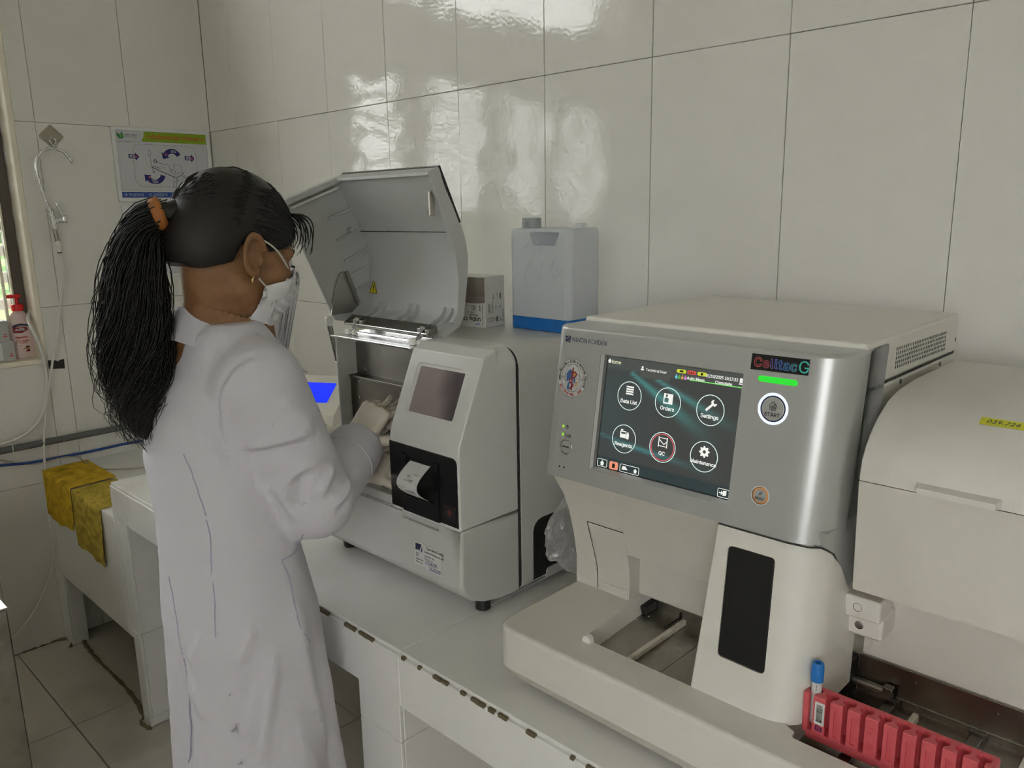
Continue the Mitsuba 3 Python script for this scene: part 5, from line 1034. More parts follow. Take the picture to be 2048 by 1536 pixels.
# ------------------------------------------------------------------ things on the sill
SB_ = thing('soap_bottle', 'pale pink hand soap bottle with a red pump on the window sill', 'bottle')
bc = np.array([-.075, -.704, 1.0185])
plastic('soap_pink', s2l(228, 205, 202), .25); plastic('pump_red', s2l(226, 28, 34), .25)
def oval(prof, sy, sx, c, n=36):
    m = lathe(prof, n); m.vertices = m.vertices * [sx, sy, 1] + c; return m
obj('body', oval([(0, 0), (.0385, 0), (.0405, .004), (.0405, .090), (.0395, .115), (.034, .135), (.024, .150), (.016, .158), (.0155, .162), (0, .162)], 1.0, .58, bc), 'soap_pink', SB_, 40)
obj('collar', cyl(bc + [0, 0, .160], bc + [0, 0, .182], .0185, 24, .002), 'pump_red', SB_)
obj('pump', cat(cyl(bc + [0, 0, .182], bc + [0, 0, .206], .0062, 16), rbox(bc + [-.012, -.030, .203], bc + [.010, .012, .216], .005), hull([bc + np.array(q) for q in ((-.006, -.030, .205), (.004, -.030, .205), (-.006, -.034, .200), (.004, -.034, .200), (-.006, -.028, .214), (.004, -.028, .214))])), 'pump_red', SB_, 40)
def onb(poly, d=0, holes=()):
    m = extr(poly, .0004, holes=holes); m = m.subdivide().subdivide(); v = m.vertices; a = v[:, 0]; th = a / .0405
    m.vertices = np.column_stack([bc[0] + (.0405 * .58 + .0003 + d + v[:, 2]) * np.cos(th) ** .9 if False else bc[0] + (.0405 * .58 + .0004 + d + v[:, 2]) * np.cos(th), bc[1] + (.0408 + d) * np.sin(th), bc[2] + v[:, 1]]); return m
def onbt(t, a, b, h, w=None, d=.0004):
    m = text(t, h, .0002, True, False, w); m.apply_translation([a, b, 0]); v = m.vertices; th = v[:, 0] / .0405
    m.vertices = np.column_stack([bc[0] + (.0405 * .58 + .0004 + d + v[:, 2]) * np.cos(th), bc[1] + (.0408 + d) * np.sin(th), bc[2] + v[:, 1]]); return m
obj('label_arc', onb(np.vstack([np.column_stack([np.linspace(-.030, .022, 12), .118 - 1.1 * np.linspace(-.022, .022, 12) ** 2 * 12]), np.column_stack([np.linspace(.022, -.030, 12), .112 - 1.1 * np.linspace(.022, -.022, 12) ** 2 * 14])])), 'ink_navy', SB_, smooth=False)
obj('label_shield', onb(rpoly([(-.030, .088), (-.004, .086), (.018, .096), (.012, .106), (-.010, .110), (-.030, .108)], .007, 5)), 'snake_red', SB_, smooth=False)
obj('label_cross', onb([(-.016, .1065), (-.008, .1065), (-.008, .1025), (.006, .1025), (.006, .1010), (-.0065, .1010), (-.0065, .1050), (-.0175, .1050)], .0005), 'tag_white', SB_, smooth=False)
obj('label_brand', cat(onbt('Lifebuoy', -.026, .0945, .0068, .034, .0007)), 'tag_white', SB_, smooth=False)
obj('label_words', cat(onbt('Vitamin+', -.026, .068, .0082, .040), onbt('BẢO VỆ KHỎI', -.022, .058, .0044, .036), onbt('VI KHUẨN', -.016, .051, .0040, .026), onbt('100%', -.016, .043, .0030, .010)), 'print_red', SB_, smooth=False)
obj('label_face', cat(onb(circ(.008, .035, .0062, 18)), onb([(-.006, .029), (-.001, .031), (.003, .034), (.001, .037), (-.005, .034)], .0004)), 'skin_print', SB_, smooth=False)
obj('label_hair', onb([(.001, .036), (.004, .0415), (.010, .042), (.0145, .038), (.014, .034), (.010, .038)], .0006), 'ink_black', SB_, smooth=False)
obj('label_shirt', onb([(.000, .022), (.015, .022), (.014, .028), (.010, .030), (.004, .027)], .0005), 'snake_red', SB_, smooth=False)
CB = thing('cream_pump_bottle', 'cream pump bottle standing behind the pink soap bottle', 'bottle')
b2c = np.array([-.165, -.672, 1.0185])
obj('body', oval([(0, 0), (.030, 0), (.032, .004), (.032, .130), (.022, .150), (.013, .160), (0, .160)], 1.0, .75, b2c), 'cream_paint', CB, 40)
obj('pump', cat(cyl(b2c + [0, 0, .158], b2c + [0, 0, .180], .0145, 20, .002), cyl(b2c + [0, 0, .180], b2c + [0, 0, .205], .005, 12), rbox(b2c + [-.01, -.026, .203], b2c + [.008, .010, .217], .005)), 'cream_paint', CB, 40)
plastic('carton_grey', s2l(190, 190, 188), .4)
def sill_box(y1, z0, h, lab):
    K = thing('sill_carton', lab, 'box')
    obj('body', cbox((-.115, y1 - .095, z0), (-.028, y1, z0 + h), .0008), 'carton_grey', K, smooth=False)
    obj('print', cat(*[cbox((-.0281, y1 - .018 + .004 * k, z0 + .014), (-.0277, y1 - .0155 + .004 * k, z0 + .020), 0) for k in range(3)], cbox((-.0281, y1 - .016, z0 + .023), (-.0277, y1 - .008, z0 + .0255), 0)), 'print_red', K, smooth=False)
    if z0 < 1.05: obj('end_label', cbox((-.0281, y1 - .095, z0 + .006), (-.0276, y1 - .037, z0 + h - .004), 0), 'paper_white', K, smooth=False)
sill_box(-.7405, 1.0185, .066, 'grey carton on the window sill, lower one of two beside the soap bottle')
sill_box(-.7505, 1.0850, .068, 'grey carton on the window sill, stacked on top of the other one')
# ------------------------------------------------------------------ yellow cloths over the low ledge
def clothfn(p, n, uv):
    w = nz(p.x * 900, p.y * 900, p.z * 900) * .35 + fbm(p.x * 40, p.y * 40, p.z * 40, 3) * .65
    return mix(s2l(214, 178, 62), s2l(150, 122, 44), smoothstep(.35, .8, w))
def clothfn2(p, n, uv):
    w = nz(p.x * 700, p.y * 700, p.z * 700) * .5 + fbm(p.x * 60, p.y * 60, p.z * 60, 3) * .5
    return mix(s2l(200, 176, 84), s2l(132, 114, 50), smoothstep(.3, .75, w))
diffuse('cloth_yellow', proc(clothfn)); diffuse('cloth_ochre', proc(clothfn2))
def drape(x0, x1, yb, drop, seed, z0, skew=0.0, n=46, th=.0035, bul=.006):
    """a cloth lying on the ledge and hanging over its front edge"""
    u = np.linspace(0, 1, n); L1 = (-.726 - .006) - yb; Ltot = abs(L1) + drop; s = np.linspace(0, Ltot, 64)
    V = []
    r = .010
    for a in u:
        for d in s:
            e = .012 * (meshkit.noise(np.array([a * 6, seed, 0.])) - .5) + .018 * (meshkit.noise(np.array([a * 2.2, seed + 5, 0.])) - .5)
            d2 = d * (1 + e * (d > abs(L1)) * 2.5)
            if d2 < abs(L1) - r: y, z = yb - d2, z0
            else:
                q = d2 - (abs(L1) - r)
                if q < r * math.pi / 2: y, z = yb - (abs(L1) - r) - r * math.sin(q / r), z0 - r * (1 - math.cos(q / r))
                else: y, z = yb - abs(L1), z0 - r - (q - r * math.pi / 2)
            h = max(0, d2 - abs(L1)) / max(drop, 1e-6)
            x = x0 + (x1 - x0) * a + skew * d / Ltot + .006 * math.sin(d * 22 + seed) * h - (a - .5) * .018 * h
            w = bul * (math.sin(a * 9 + seed) * .5 + (meshkit.noise(np.array([a * 5, d * 12, seed])) - .5)) * (.25 + h)
            if d2 < abs(L1) - r: z += abs(w) * .6
            else: y -= abs(w) + .002 * h
            V.append((x, y, z))
    V = np.array(V).reshape(n, 64, 3); V = V + .0008 * (meshkit.noise(V.reshape(-1, 3) * 160, 4).reshape(n, 64, 1) - .5)
    top = V.reshape(-1, 3); i = (np.arange(n - 1)[:, None] * 64 + np.arange(63)).ravel()
    f = np.vstack([np.column_stack([i, i + 64, i + 65]), np.column_stack([i, i + 65, i + 1])])
    m = trimesh.Trimesh(top, f, process=False); nn = m.vertex_normals
    if nn[:, 2].mean() + -nn[:, 1].mean() < 0: f = f[:, ::-1]; m = trimesh.Trimesh(top, f, process=False); nn = m.vertex_normals
    bot = top - nn * th; N = len(top); edge = []
    ring = [k for k in range(0, 64)] + [k * 64 + 63 for k in range(1, n)] + [(n - 1) * 64 + k for k in range(62, -1, -1)] + [k * 64 for k in range(n - 2, 0, -1)]
    for a, b in zip(ring, ring[1:] + ring[:1]): edge += [(a, b, b + N), (a, b + N, a + N)]
    m = trimesh.Trimesh(np.vstack([top, bot]), np.vstack([f, f[:, ::-1] + N, edge]), process=False); m.fix_normals(); return m
tag(obj('yellow_cloth', drape(.030, .300, -.585, .150, 3, .6455, .02), 'cloth_yellow', smooth=60), 'bright yellow rag folded over the low ledge next to the left wall', 'cloth')
tag(obj('yellow_cloth', drape(.318, .560, -.592, .178, 11, .6425, .02, bul=.004), 'cloth_ochre', smooth=60), 'duller speckled yellow rag over the low ledge next to the tall worktop', 'cloth')
# ------------------------------------------------------------------ steel cabinet at the lower left
def steelfn(p, n, uv):
    d = fbm(p.x * 9, p.y * 9, p.z * 5, 4); e = fbm(p.x * 40, p.y * 40, p.z * 40, 3)
    return mix((.40, .385, .33), (.20, .185, .14), smoothstep(.42, .8, d * .7 + e * .3))
metal('steel_dirty', proc(steelfn), .22)
metal('steel_top', (.62, .60, .57), .12)
SCb = thing('steel_cabinet', 'stained stainless steel cabinet standing by the left window', 'cabinet')
cx_, cy0, cz0 = 1.195, -1.122, .70
obj('body', cbox((.52, -1.80, .02), (cx_, cy0, cz0 - .004), .003), 'steel_dirty', SCb)
obj('top', cbox((.515, -1.805, cz0 - .0035), (cx_ + .002, cy0 + .002, cz0), .0015), 'steel_top', SCb)
obj('door', cbox((cx_ - .002, -1.52, .05), (cx_ + .004, cy0 - .075, cz0 - .055), .002), 'steel_dirty', SCb, smooth=False)
obj('door_gap', cbox((cx_ - .001, cy0 - .0755, .045), (cx_ + .0006, cy0 - .068, cz0 - .050), 0), 'seam_dark', SCb, smooth=False)
obj('hinge', cat(*[cyl((cx_ + .002, cy0 - .073, z), (cx_ + .002, cy0 - .073, z + .05), .0035, 10) for z in (.50, .25)]), 'steel_dark', SCb)
for x in (.56, 1.15):
    for y in (-1.76, -1.165): obj('foot', cyl((x, y, 0.0003), (x, y, .022), .016, 14), 'black_matte', SCb)
# ------------------------------------------------------------------ the woman in the white coat
PE = thing('person', 'woman in white lab coat and mask with long black ponytail, reaching into the analyser', 'person')
def skinfn(p, n, uv):
    d = fbm(p.x * 60, p.y * 60, p.z * 60, 3)
    return mix(s2l(150, 110, 78), s2l(138, 98, 68), smoothstep(.35, .75, d))
plastic('skin', proc(skinfn), .38, 1.4)
def weave(p, n, uv): return .5 * nz(p.x * 900, p.y * 900, p.z * 900) + 1.0 * fbm(p.x * 60, p.y * 60, p.z * 60, 2)
diffuse('coat_cloth', s2l(206, 204, 213))
diffuse('coat_lining', s2l(176, 172, 196))
plastic('hair_black', (.010, .0085, .008), .32, 1.45)
diffuse('mask_cloth', s2l(226, 226, 230))
plastic('strap_white', s2l(228, 224, 214), .5)
plastic('latex', s2l(214, 206, 192), .35, 1.4)
mat('glove_film', {'type': 'blendbsdf', 'weight': .45, 'a': {'type': 'thindielectric', 'int_ior': 1.4}, 'b': {'type': 'principledthin', 'base_color': rgb(.80, .78, .73), 'roughness': .35, 'diff_trans': 1.0, 'spec_trans': 0.0}}, two=False)
metal('gold', (.85, .62, .28), .12)
plastic('hair_tie_orange', s2l(178, 110, 48), .4)
diffuse('trouser_cloth', (.02, .022, .03)); plastic('shoe', (.03, .03, .03), .3)
HF, HP_ = np.array([-.03, .9995, 0]), math.radians(22)
hf = math.cos(HP_) * HF + np.array([0, 0, -math.sin(HP_)]); hr = np.array([HF[1], -HF[0], 0]); hu = np.cross(hr, hf)
HC = np.array([1.734, -.822, 1.432]); HM = np.stack([hr, hf, hu])
def head(q): return HC + np.asarray(q, float) @ HM            # head frame (right, forward, up) to the world
def to_head(P): return (P - HC) @ HM.T
NB = np.array([1.700, -.850, 1.285])
SHR, SHL = np.array([1.846, -.860, 1.232]), np.array([1.552, -.846, 1.232])
ELR, WRR, HDR = np.array([1.846, -.778, 1.000]), np.array([1.747, -.622, 1.036]), np.array([1.735, -.592, 1.075])
ELL, WRL, HDL = np.array([1.560, -.705, 1.000]), np.array([1.716, -.602, .995]), np.array([1.778, -.585, .990])
def head_sdf(P):
    q = to_head(P)
    d = ell(q, (0, -.010, .022), (.072, .090, .083))
    d = smin(d, ell(q, (0, .026, -.052), (.056, .060, .070)), .030)
    d = smin(d, np.linalg.norm(q - [0, .062, -.098], axis=1) - .021, .030)
    for s in (-1, 1):
        d = smin(d, np.linalg.norm(q - [s * .038, .056, -.030], axis=1) - .026, .025)
        d = smin(d, capsule(q, (s * .050, .002, -.070), (s * .020, .058, -.100), .018, .016), .025)
        d = smin(d, capsule(q, (s * .012, .083, .014), (s * .045, .068, .012), .010, .008), .014)      # brow
    d = smin(d, capsule(q, (0, .082, .005), (0, .102, -.032), .008, .012), .012)                        # nose
    for s in (-1, 1): d = np.maximum(d, -(np.linalg.norm(q - [s * .031, .098, -.004], axis=1) - .014) * .6 - .002)
    return d
def ear_sdf(P, s):
    q = to_head(P) - np.array([s * .0735, -.010, -.022])
    q = q * [s, 1, 1]
    a = math.radians(14); c_, s_ = math.cos(a), math.sin(a)
    y, z = q[:, 1] * c_ + q[:, 2] * s_, -q[:, 1] * s_ + q[:, 2] * c_
    q2 = np.column_stack([q[:, 0] - .30 * np.maximum(-y, -.004), y, z])
    rim = np.abs(np.sqrt((q2[:, 1] / .019) ** 2 + ((q2[:, 2] - .006) / .029) ** 2) - 1) * .019
    rim = np.sqrt(rim ** 2 + (q2[:, 0] - .005) ** 2) - .0042
    rim = np.where((q2[:, 1] > .010) & (q2[:, 2] < .012), .02, rim)
    base = ell(q2, (0.0, .001, .004), (.0040, .017, .026))
    lobe = ell(q2, (.002, .007, -.024), (.0042, .008, .010))
    trag = ell(q2, (.001, .016, -.004), (.004, .004, .007))
    return smin(smin(smin(rim, base, .004), lobe, .006), trag, .004)
NT = head((0, -.040, -.075))
def body_sdf(P):
    d = head_sdf(P)
    d = smin(d, capsule(P, head((0, -.030, -.055)), NB + [0, .004, -.03], .050, .056), .030)
    d = smin(d, capsule(P, NB + [-.09, 0, -.055], NB + [.09, 0, -.055], .05, .05), .05)
    d = smin(d, capsule(P, NB + [0, 0, -.05], (1.73, -.880, .86), .085, .095), .06)
    for S, E, Wt, Hd in ((SHR, ELR, WRR, HDR), (SHL, ELL, WRL, HDL)):
        d = smin(d, capsule(P, S, E, .044, .034), .03); d = smin(d, capsule(P, E, Wt, .035, .0245), .02); d = smin(d, capsule(P, Wt, Wt + (Hd - Wt) * .6, .0235, .014), .02)
    for s in (-1, 1):
        hip = np.array([1.748 + s * .065, -.880, .80]); kn = np.array([1.762 + s * .080, -.875, .42]); an = np.array([1.762 + s * .085, -.895, .085])
        d = smin(d, capsule(P, hip, kn, .070, .050), .04); d = smin(d, capsule(P, kn, an, .050, .034), .03)
        d = smin(d, capsule(P, an + [0, 0, -.03], an + [s * .01, .12, -.055], .034, .026), .03)
    return d
body = mt(body_sdf, (1.46, -1.02, .0), (1.96, -.52, 1.60), .0072)
em_ = [mt(lambda P, s=s: ear_sdf(P, s), head((s * .085, -.02, -.02)) - .055, head((s * .085, -.02, -.02)) + .055, .0016) for s in (-1, 1)]
trimesh.smoothing.filter_taubin(body, iterations=6)
# finer head over the coarse body: one mesh, cut at the neck
hd_f = mt(lambda P: smin(head_sdf(P), capsule(P, head((0, -.030, -.055)), NB + [0, .004, -.03], .050, .056), .030), HC - [.12, .14, .20], HC + [.12, .14, .14], .0034)
trimesh.smoothing.filter_taubin(hd_f, iterations=4)
keep = ~((to_head(body.triangles_center)[:, 2] > -.115) & (body.triangles_center[:, 2] > 1.30))
kk = (to_head(hd_f.triangles_center)[:, 2] > -.125) | (hd_f.triangles_center[:, 2] > 1.33)
body = cat(body.submesh([keep], append=True), hd_f.submesh([kk], append=True), *em_)
obj('body', body, 'skin', PE, True, label='bare skin of face, ear, neck and wrist')
# eyes and lashes
for s in (-1, 1):
    obj('eye', trimesh.creation.icosphere(subdivisions=2, radius=.0105).apply_translation(head((s * .031, .0755, -.003))) , 'tag_white', PE, True)
    obj('eyelash', tube([head((s * (.020 + .006 * k), .0865 + .0022 * math.sin(k * .9), -.0045 - .0009 * abs(k - 2))) for k in range(5)], .0018, 6), 'hair_black', PE, True)
    obj('eyebrow', tube([head((s * (.013 + .009 * k), .0935 - .0035 * k - .0008 * k * k, .018 + .003 * math.sin(k * .8))) for k in range(5)], [.002, .003, .003, .0025, .001], 6), 'hair_black', PE, True)
# ---- coat
CT = np.array([  # z, cx, cy, half width, front, back
    (.395, 1.768, -.878, .172, .130, .138), (.60, 1.762, -.880, .160, .122, .130), (.80, 1.746, -.880, .156, .118, .126), (.90, 1.732, -.882, .144, .108, .112),
    (.985, 1.720, -.882, .134, .100, .106), (1.08, 1.708, -.874, .140, .108, .118), (1.16, 1.702, -.862, .144, .104, .118), (1.215, 1.700, -.855, .132, .088, .100), (1.255, 1.700, -.850, .088, .068, .074), (1.29, 1.702, -.848, .058, .052, .052)])
cI = lambda z, k: np.interp(z, CT[:, 0], CT[:, k])
TWIST = math.radians(3)
def torso_uv(P):
    z = np.clip(P[:, 2], .36, 1.32); x = P[:, 0] - cI(z, 1); y = P[:, 1] - cI(z, 2)
    c_, s_ = math.cos(TWIST), math.sin(TWIST)
    return x * c_ - y * s_, x * s_ + y * c_, z
def coat_sdf(P):
    u, v, z = torso_uv(P)
    a = cI(z, 3); b = np.where(v > 0, cI(z, 4), cI(z, 5))
    e = 2.25; rr = (np.abs(u / a) ** e + np.abs(v / b) ** e) ** (1 / e)
    d = (rr - 1) * np.minimum(a, b) * .92
    d = np.maximum(d, .395 - P[:, 2]); d = np.maximum(d, P[:, 2] - 1.296)
    for S, s in ((SHR, 1), (SHL, -1)):
        d = smin(d, capsule(P, NB + [s * .050, 0, -.040], S + [0, 0, -.010], .040, .054), .035)
    d = smin(d, np.maximum(capsule(P, NB + [-.060, -.016, -.034], NB + [.060, -.010, -.034], .074, .072), P[:, 2] - 1.310), .025)
    ar = capsule(P, SHR + [-.004, .0, -.012], ELR, .068, .064)
    d = smin(d, ar, .022)
    fr = capsule(P, ELR, ELR + (WRR - ELR) * .97, .064, .052)
    d = smin(d, fr, .014)
    al = smin(capsule(P, SHL, ELL, .066, .056), capsule(P, ELL, ELL + (WRL - ELL) * .95, .056, .040), .014)
    return smin(d, al, .02)
coat = mt(coat_sdf, (1.44, -1.08, .385), (1.98, -.56, 1.33), .0066)
trimesh.smoothing.filter_taubin(coat, iterations=4)
coat = coat.subdivide() if len(coat.faces) < 60000 else coat
# FOLDS: (points in world, width, height): ridges (+) and valleys (-) of the cloth
FOLDS = []
def fold(pts, w, h): FOLDS.append((np.asarray(pts, float), w, h))
fold([[1.8915, -0.875, 1.2678], [1.8801, -0.9045, 1.2584], [1.8643, -0.9247, 1.2339], [1.8435, -0.9276, 1.1975], [1.8328, -0.9241, 1.1531], [1.8386, -0.9178, 1.12], [1.8432, -0.9078, 1.1071]], 0.008, 0.006)
fold([[1.8855, -0.8798, 1.2709], [1.8716, -0.908, 1.261], [1.8539, -0.9266, 1.2351], [1.8273, -0.9288, 1.1952], [1.8275, -0.9315, 1.1521], [1.8354, -0.9248, 1.1169]], 0.009, -0.006)
fold([[1.8427, -0.9097, 1.1207], [1.8821, -0.8848, 1.1301], [1.9091, -0.8425, 1.1398], [1.9056, -0.8022, 1.1371]], 0.01, 0.011)
fold([[1.8452, -0.904, 1.1049], [1.8853, -0.8766, 1.1158], [1.9092, -0.8367, 1.1237], [1.906, -0.7979, 1.1228]], 0.012, -0.01)
fold([[1.8077, -0.9465, 1.1687], [1.8266, -0.935, 1.138], [1.8436, -0.9093, 1.0942]], 0.016, -0.008)
fold([[1.793, -0.9534, 1.1765], [1.8186, -0.9454, 1.1347], [1.8373, -0.9256, 1.0927]], 0.014, 0.005)
fold([[1.9042, -0.7788, 1.0829], [1.9103, -0.8183, 1.0887], [1.9012, -0.8429, 1.0777], [1.8788, -0.8424, 1.0106]], 0.009, 0.009)
fold([[1.908, -0.8283, 1.0839], [1.8998, -0.8353, 1.0499], [1.8875, -0.8338, 0.999]], 0.01, -0.008)
fold([[1.9041, -0.7762, 1.0771], [1.9088, -0.8068, 1.0315]], 0.008, 0.007)
fold([[1.8861, -0.7347, 1.0397], [1.9123, -0.7686, 1.0156], [1.9123, -0.7945, 1.0097]], 0.007, 0.008)
fold([[1.8701, -0.7154, 1.0385], [1.9122, -0.7625, 1.0023], [1.913, -0.7837, 0.9909]], 0.007, -0.006)
fold([[1.9108, -0.8662, 1.2029], [1.9102, -0.8333, 1.1725], [1.9055, -0.8067, 1.1498]], 0.016, 0.006)
fold([[1.8664, -0.8705, 1.0642], [1.8737, -0.8509, 1.0264], [1.8847, -0.8329, 0.9892]], 0.015, 0.006)
fold([[1.9015, -0.9088, 0.7871], [1.9038, -0.9194, 0.7425], [1.9036, -0.9368, 0.6773], [1.9031, -0.952, 0.6048]], 0.014, 0.011)
fold([[1.8954, -0.9291, 0.79], [1.8933, -0.9462, 0.7344], [1.8883, -0.9636, 0.6592], [1.8835, -0.9748, 0.6075]], 0.02, -0.01)
fold([[1.8834, -0.9311, 0.8393], [1.8823, -0.9512, 0.8033], [1.874, -0.9658, 0.7755]], 0.012, 0.008)
fold([[1.8327, -0.9992, 0.6785], [1.8197, -1.0016, 0.7104], [1.7966, -1.0058, 0.7296]], 0.012, 0.009)
fold([[1.8245, -0.9897, 0.8325], [1.8177, -0.9983, 0.7982], [1.8007, -1.0038, 0.7667]], 0.01, 0.005)
fold([[1.8806, -0.8498, 0.8689], [1.9032, -0.8529, 0.7687], [1.9099, -0.8373, 0.651], [1.9174, -0.8304, 0.5433]], 0.016, 0.007)
fold([[1.8531, -0.9354, 0.9436], [1.8426, -0.9576, 0.9223], [1.8234, -0.9743, 0.9134]], 0.016, 0.005)
fold([[1.7791, -1.0066, 0.7745], [1.78, -1.0082, 0.716], [1.7804, -1.0094, 0.6655], [1.7579, -1.0118, 0.5625]], .007, -.010)
def displaced(m):
    v, n = m.vertices.copy(), m.vertex_normals
    dz = np.zeros(len(v))
    for pts, w, h in FOLDS:
        sp = spline(pts, 26) if len(pts) > 2 else np.linspace(pts[0], pts[1], 20)
        lo, hi = sp.min(0) - 3 * w, sp.max(0) + 3 * w
        k = np.all((v > lo) & (v < hi), axis=1)
        if not k.any(): continue
        from scipy.spatial import cKDTree
        d, i = cKDTree(sp).query(v[k]); t = i / (len(sp) - 1)
        dz[k] += h * np.exp(-(d / w) ** 2) * np.clip(np.sin(math.pi * np.clip(t * .96 + .02, 0, 1)) * 1.6, 0, 1)
    q = v * [14, 14, 7]
    dz += .0050 * (meshkit.fbm(q, 3, 21) - .5) + .0016 * (meshkit.noise(v * 55, 23) - .5)
    z = v[:, 2]; th = np.arctan2(v[:, 1] + .888, v[:, 0] - 1.748)
    flare = np.clip((.80 - z) / .4, 0, 1)
    arm = np.minimum(seg_d(v, ELR, WRR)[0], seg_d(v, SHR, ELR)[0]) < .09
    dz += np.where(arm, 0, flare * (.010 * np.sin(th * 7 + 1.1 + 2 * z) + .006 * np.sin(th * 12 + .4)))
    m.vertices = v + n * dz[:, None]; return m
coat = displaced(coat)
obj('coat', coat, 'coat_cloth', PE, True, label='long white lab coat with creased sleeves')
CO = PE + '__coat'
def on_coat(uz, off=.0012):
    """points on the coat's torso from (angle in degrees round the body, height)"""
    out = []
    for a, z in uz:
        c = np.array([np.interp(z, CT[:, 0], CT[:, 1]), np.interp(z, CT[:, 0], CT[:, 2]), z]); d = np.array([math.cos(math.radians(a)), math.sin(math.radians(a)), 0])
        k = (np.abs((coat.vertices - c) @ np.array([-d[1], d[0], 0])) < .012) & (np.abs(coat.vertices[:, 2] - z) < .012) & ((coat.vertices - c) @ d > 0)
        r = np.median(np.sort((coat.vertices[k] - c) @ d)[-6:]) if k.any() else .12
        out.append(c + d * (r + off))
    return np.array(out)
SEAM_PTS = []
SEAM_PTS.append([[1.8182, -0.9608, 1.0133], [1.8275, -0.9614, 0.9609], [1.8371, -0.9683, 0.8967], [1.8486, -0.9791, 0.8206]])
SEAM_PTS.append([[1.7867, -0.972, 1.1181], [1.8071, -0.967, 1.0692], [1.8182, -0.9608, 1.0133]])
SEAM_PTS.append([[1.8756, -0.8241, 0.9593], [1.8499, -0.8235, 0.9273], [1.8695, -0.8665, 0.9242]])
SEAM_PTS.append([[1.8695, -0.8665, 0.9242], [1.8821, -0.8573, 0.8695], [1.9005, -0.8497, 0.7874], [1.8986, -0.8399, 0.7751]])
SEAM_PTS.append([[1.7791, -1.0066, 0.7745], [1.78, -1.0082, 0.716], [1.7804, -1.0094, 0.6655], [1.7579, -1.0118, 0.5625]])
SEAM_PTS.append([[1.7267, -0.9948, 0.8982], [1.7579, -1.0021, 0.8396], [1.7791, -1.0066, 0.7745]])
from scipy.spatial import cKDTree as _KD
_kd = _KD(coat.vertices); _cn = coat.vertex_normals
for q in SEAM_PTS:
    c_ = spline(q, 30) if len(q) > 2 else np.linspace(q[0], q[1], 20)
    i_ = _kd.query(c_)[1]; c_ = coat.vertices[i_] + _cn[i_] * .0002
    c_ = np.column_stack([np.convolve(np.pad(c_[:, k], 2, mode='edge'), np.ones(5) / 5, mode='valid') for k in range(3)])
    obj('seam', tube(c_, .0011, 5), 'coat_lining', CO, True)
# ---- collar
def collar():
    n = 60; V = []
    for t in np.linspace(-148, 148, n):
        a = math.radians(-90 + t); k = (1 - math.cos(math.radians(t))) / 2
        dx, dy = math.cos(a), math.sin(a)
        c = np.array([1.703, -.850 + .026 * k, 0])
        r0, zt = .062 + .004 * k, 1.338 - .075 * k
        drop = .050 + .012 * k
        pr_ = [(r0 - .002, zt - .045), (r0, zt - .003), (r0 + .003, zt), (r0 + .007, zt - .004), (r0 + .024 + .006 * k, zt - drop * .72), (r0 + .036 + .014 * k, zt - drop), (r0 + .034 + .014 * k, zt - drop - .0015), (r0 + .004, zt - .014), (r0 + .001, zt - .045)]
        V.append([(c[0] + r * dx * 1.12, c[1] + r * dy, z + .0015 * math.sin(t * .11)) for r, z in pr_])
    V = np.array(V); m_ = V.shape[1]; F = []
    for i in range(n - 1):
        for j in range(m_):
            a, b_, c_, d_ = i * m_ + j, i * m_ + (j + 1) % m_, (i + 1) * m_ + (j + 1) % m_, (i + 1) * m_ + j; F += [(a, b_, c_), (a, c_, d_)]
    F += [(0, j, j + 1) for j in range(1, m_ - 1)] + [((n - 1) * m_, (n - 1) * m_ + j + 1, (n - 1) * m_ + j) for j in range(1, m_ - 1)]
    m = trimesh.Trimesh(V.reshape(-1, 3), F, process=False); m.fix_normals(); return m
obj('collar', collar(), 'coat_cloth', CO, 50)
# ---- cuffs of the sleeves
def cuff(E, Wt, r0, r1, k0, k1):
    d = (Wt - E) / np.linalg.norm(Wt - E); L_ = np.linalg.norm(Wt - E)
    prof = [(r0, k0 * L_), (r1, k1 * L_ - .003), (r1 - .0012, k1 * L_), (r1 - .004, k1 * L_ - .001), (r0 - .006, k0 * L_)]
    m = lathe(prof + prof[:1], 40, E, d); v = m.vertices; m.vertices = v + .0035 * (meshkit.noise(v * 26, 31) - .5)[:, None] * np.array([1, 1, 1]); m.fix_normals(); return m
obj('cuff', cuff(ELR, WRR, .0580, .0545, .66, 1.00), 'coat_cloth', CO, 50)
obj('cuff', cuff(ELL, WRL, .046, .041, .74, 1.00), 'coat_cloth', CO, 50)
# ---- hair
def hair_sdf(P):
    q = to_head(P)
    d = ell(q, (0, -.018, .026), (.080, .103, .096))
    d = smin(d, ell(q, (0, -.060, -.020), (.066, .062, .066)), .03)
    # face, ears and nape stay free
    f1 = (q[:, 1] - .060) * .90 + (.030 - q[:, 2]) * .75 - .030
    hl = q[:, 1] * .80 - (q[:, 2] - .036) * .62 - .044
    side = np.where(np.abs(q[:, 0]) > .0, 1, 1)
    # hairline: behind a line from the forehead over the temple down behind the ear to the nape
    line1 = q[:, 1] - (.052 + (q[:, 2] - .03) * .80)          # front limit
    ear = np.sqrt(((q[:, 1] + .004) / .032) ** 2 + ((q[:, 2] + .026) / .040) ** 2) - 1
    low = (-.062 - q[:, 2]) + .62 * np.maximum(q[:, 1] + .075, 0) - .0
    front = np.where(q[:, 2] > .012, (q[:, 1] - .062 - (q[:, 2] - .012) * .55) * .8, (q[:, 1] - .020 - (q[:, 2] + .03) * 1.0) * .7)
    d = np.maximum(d, front)
    d = np.maximum(d, low * .8)
    d = np.maximum(d, -ear * .022)
    return d
hair_cap = mt(hair_sdf, HC - [.14, .16, .16], HC + [.14, .16, .16], .0038)
trimesh.smoothing.filter_taubin(hair_cap, iterations=5)
TIE = head((-.004, -.122, .012)) + np.array([0, -.004, 0])
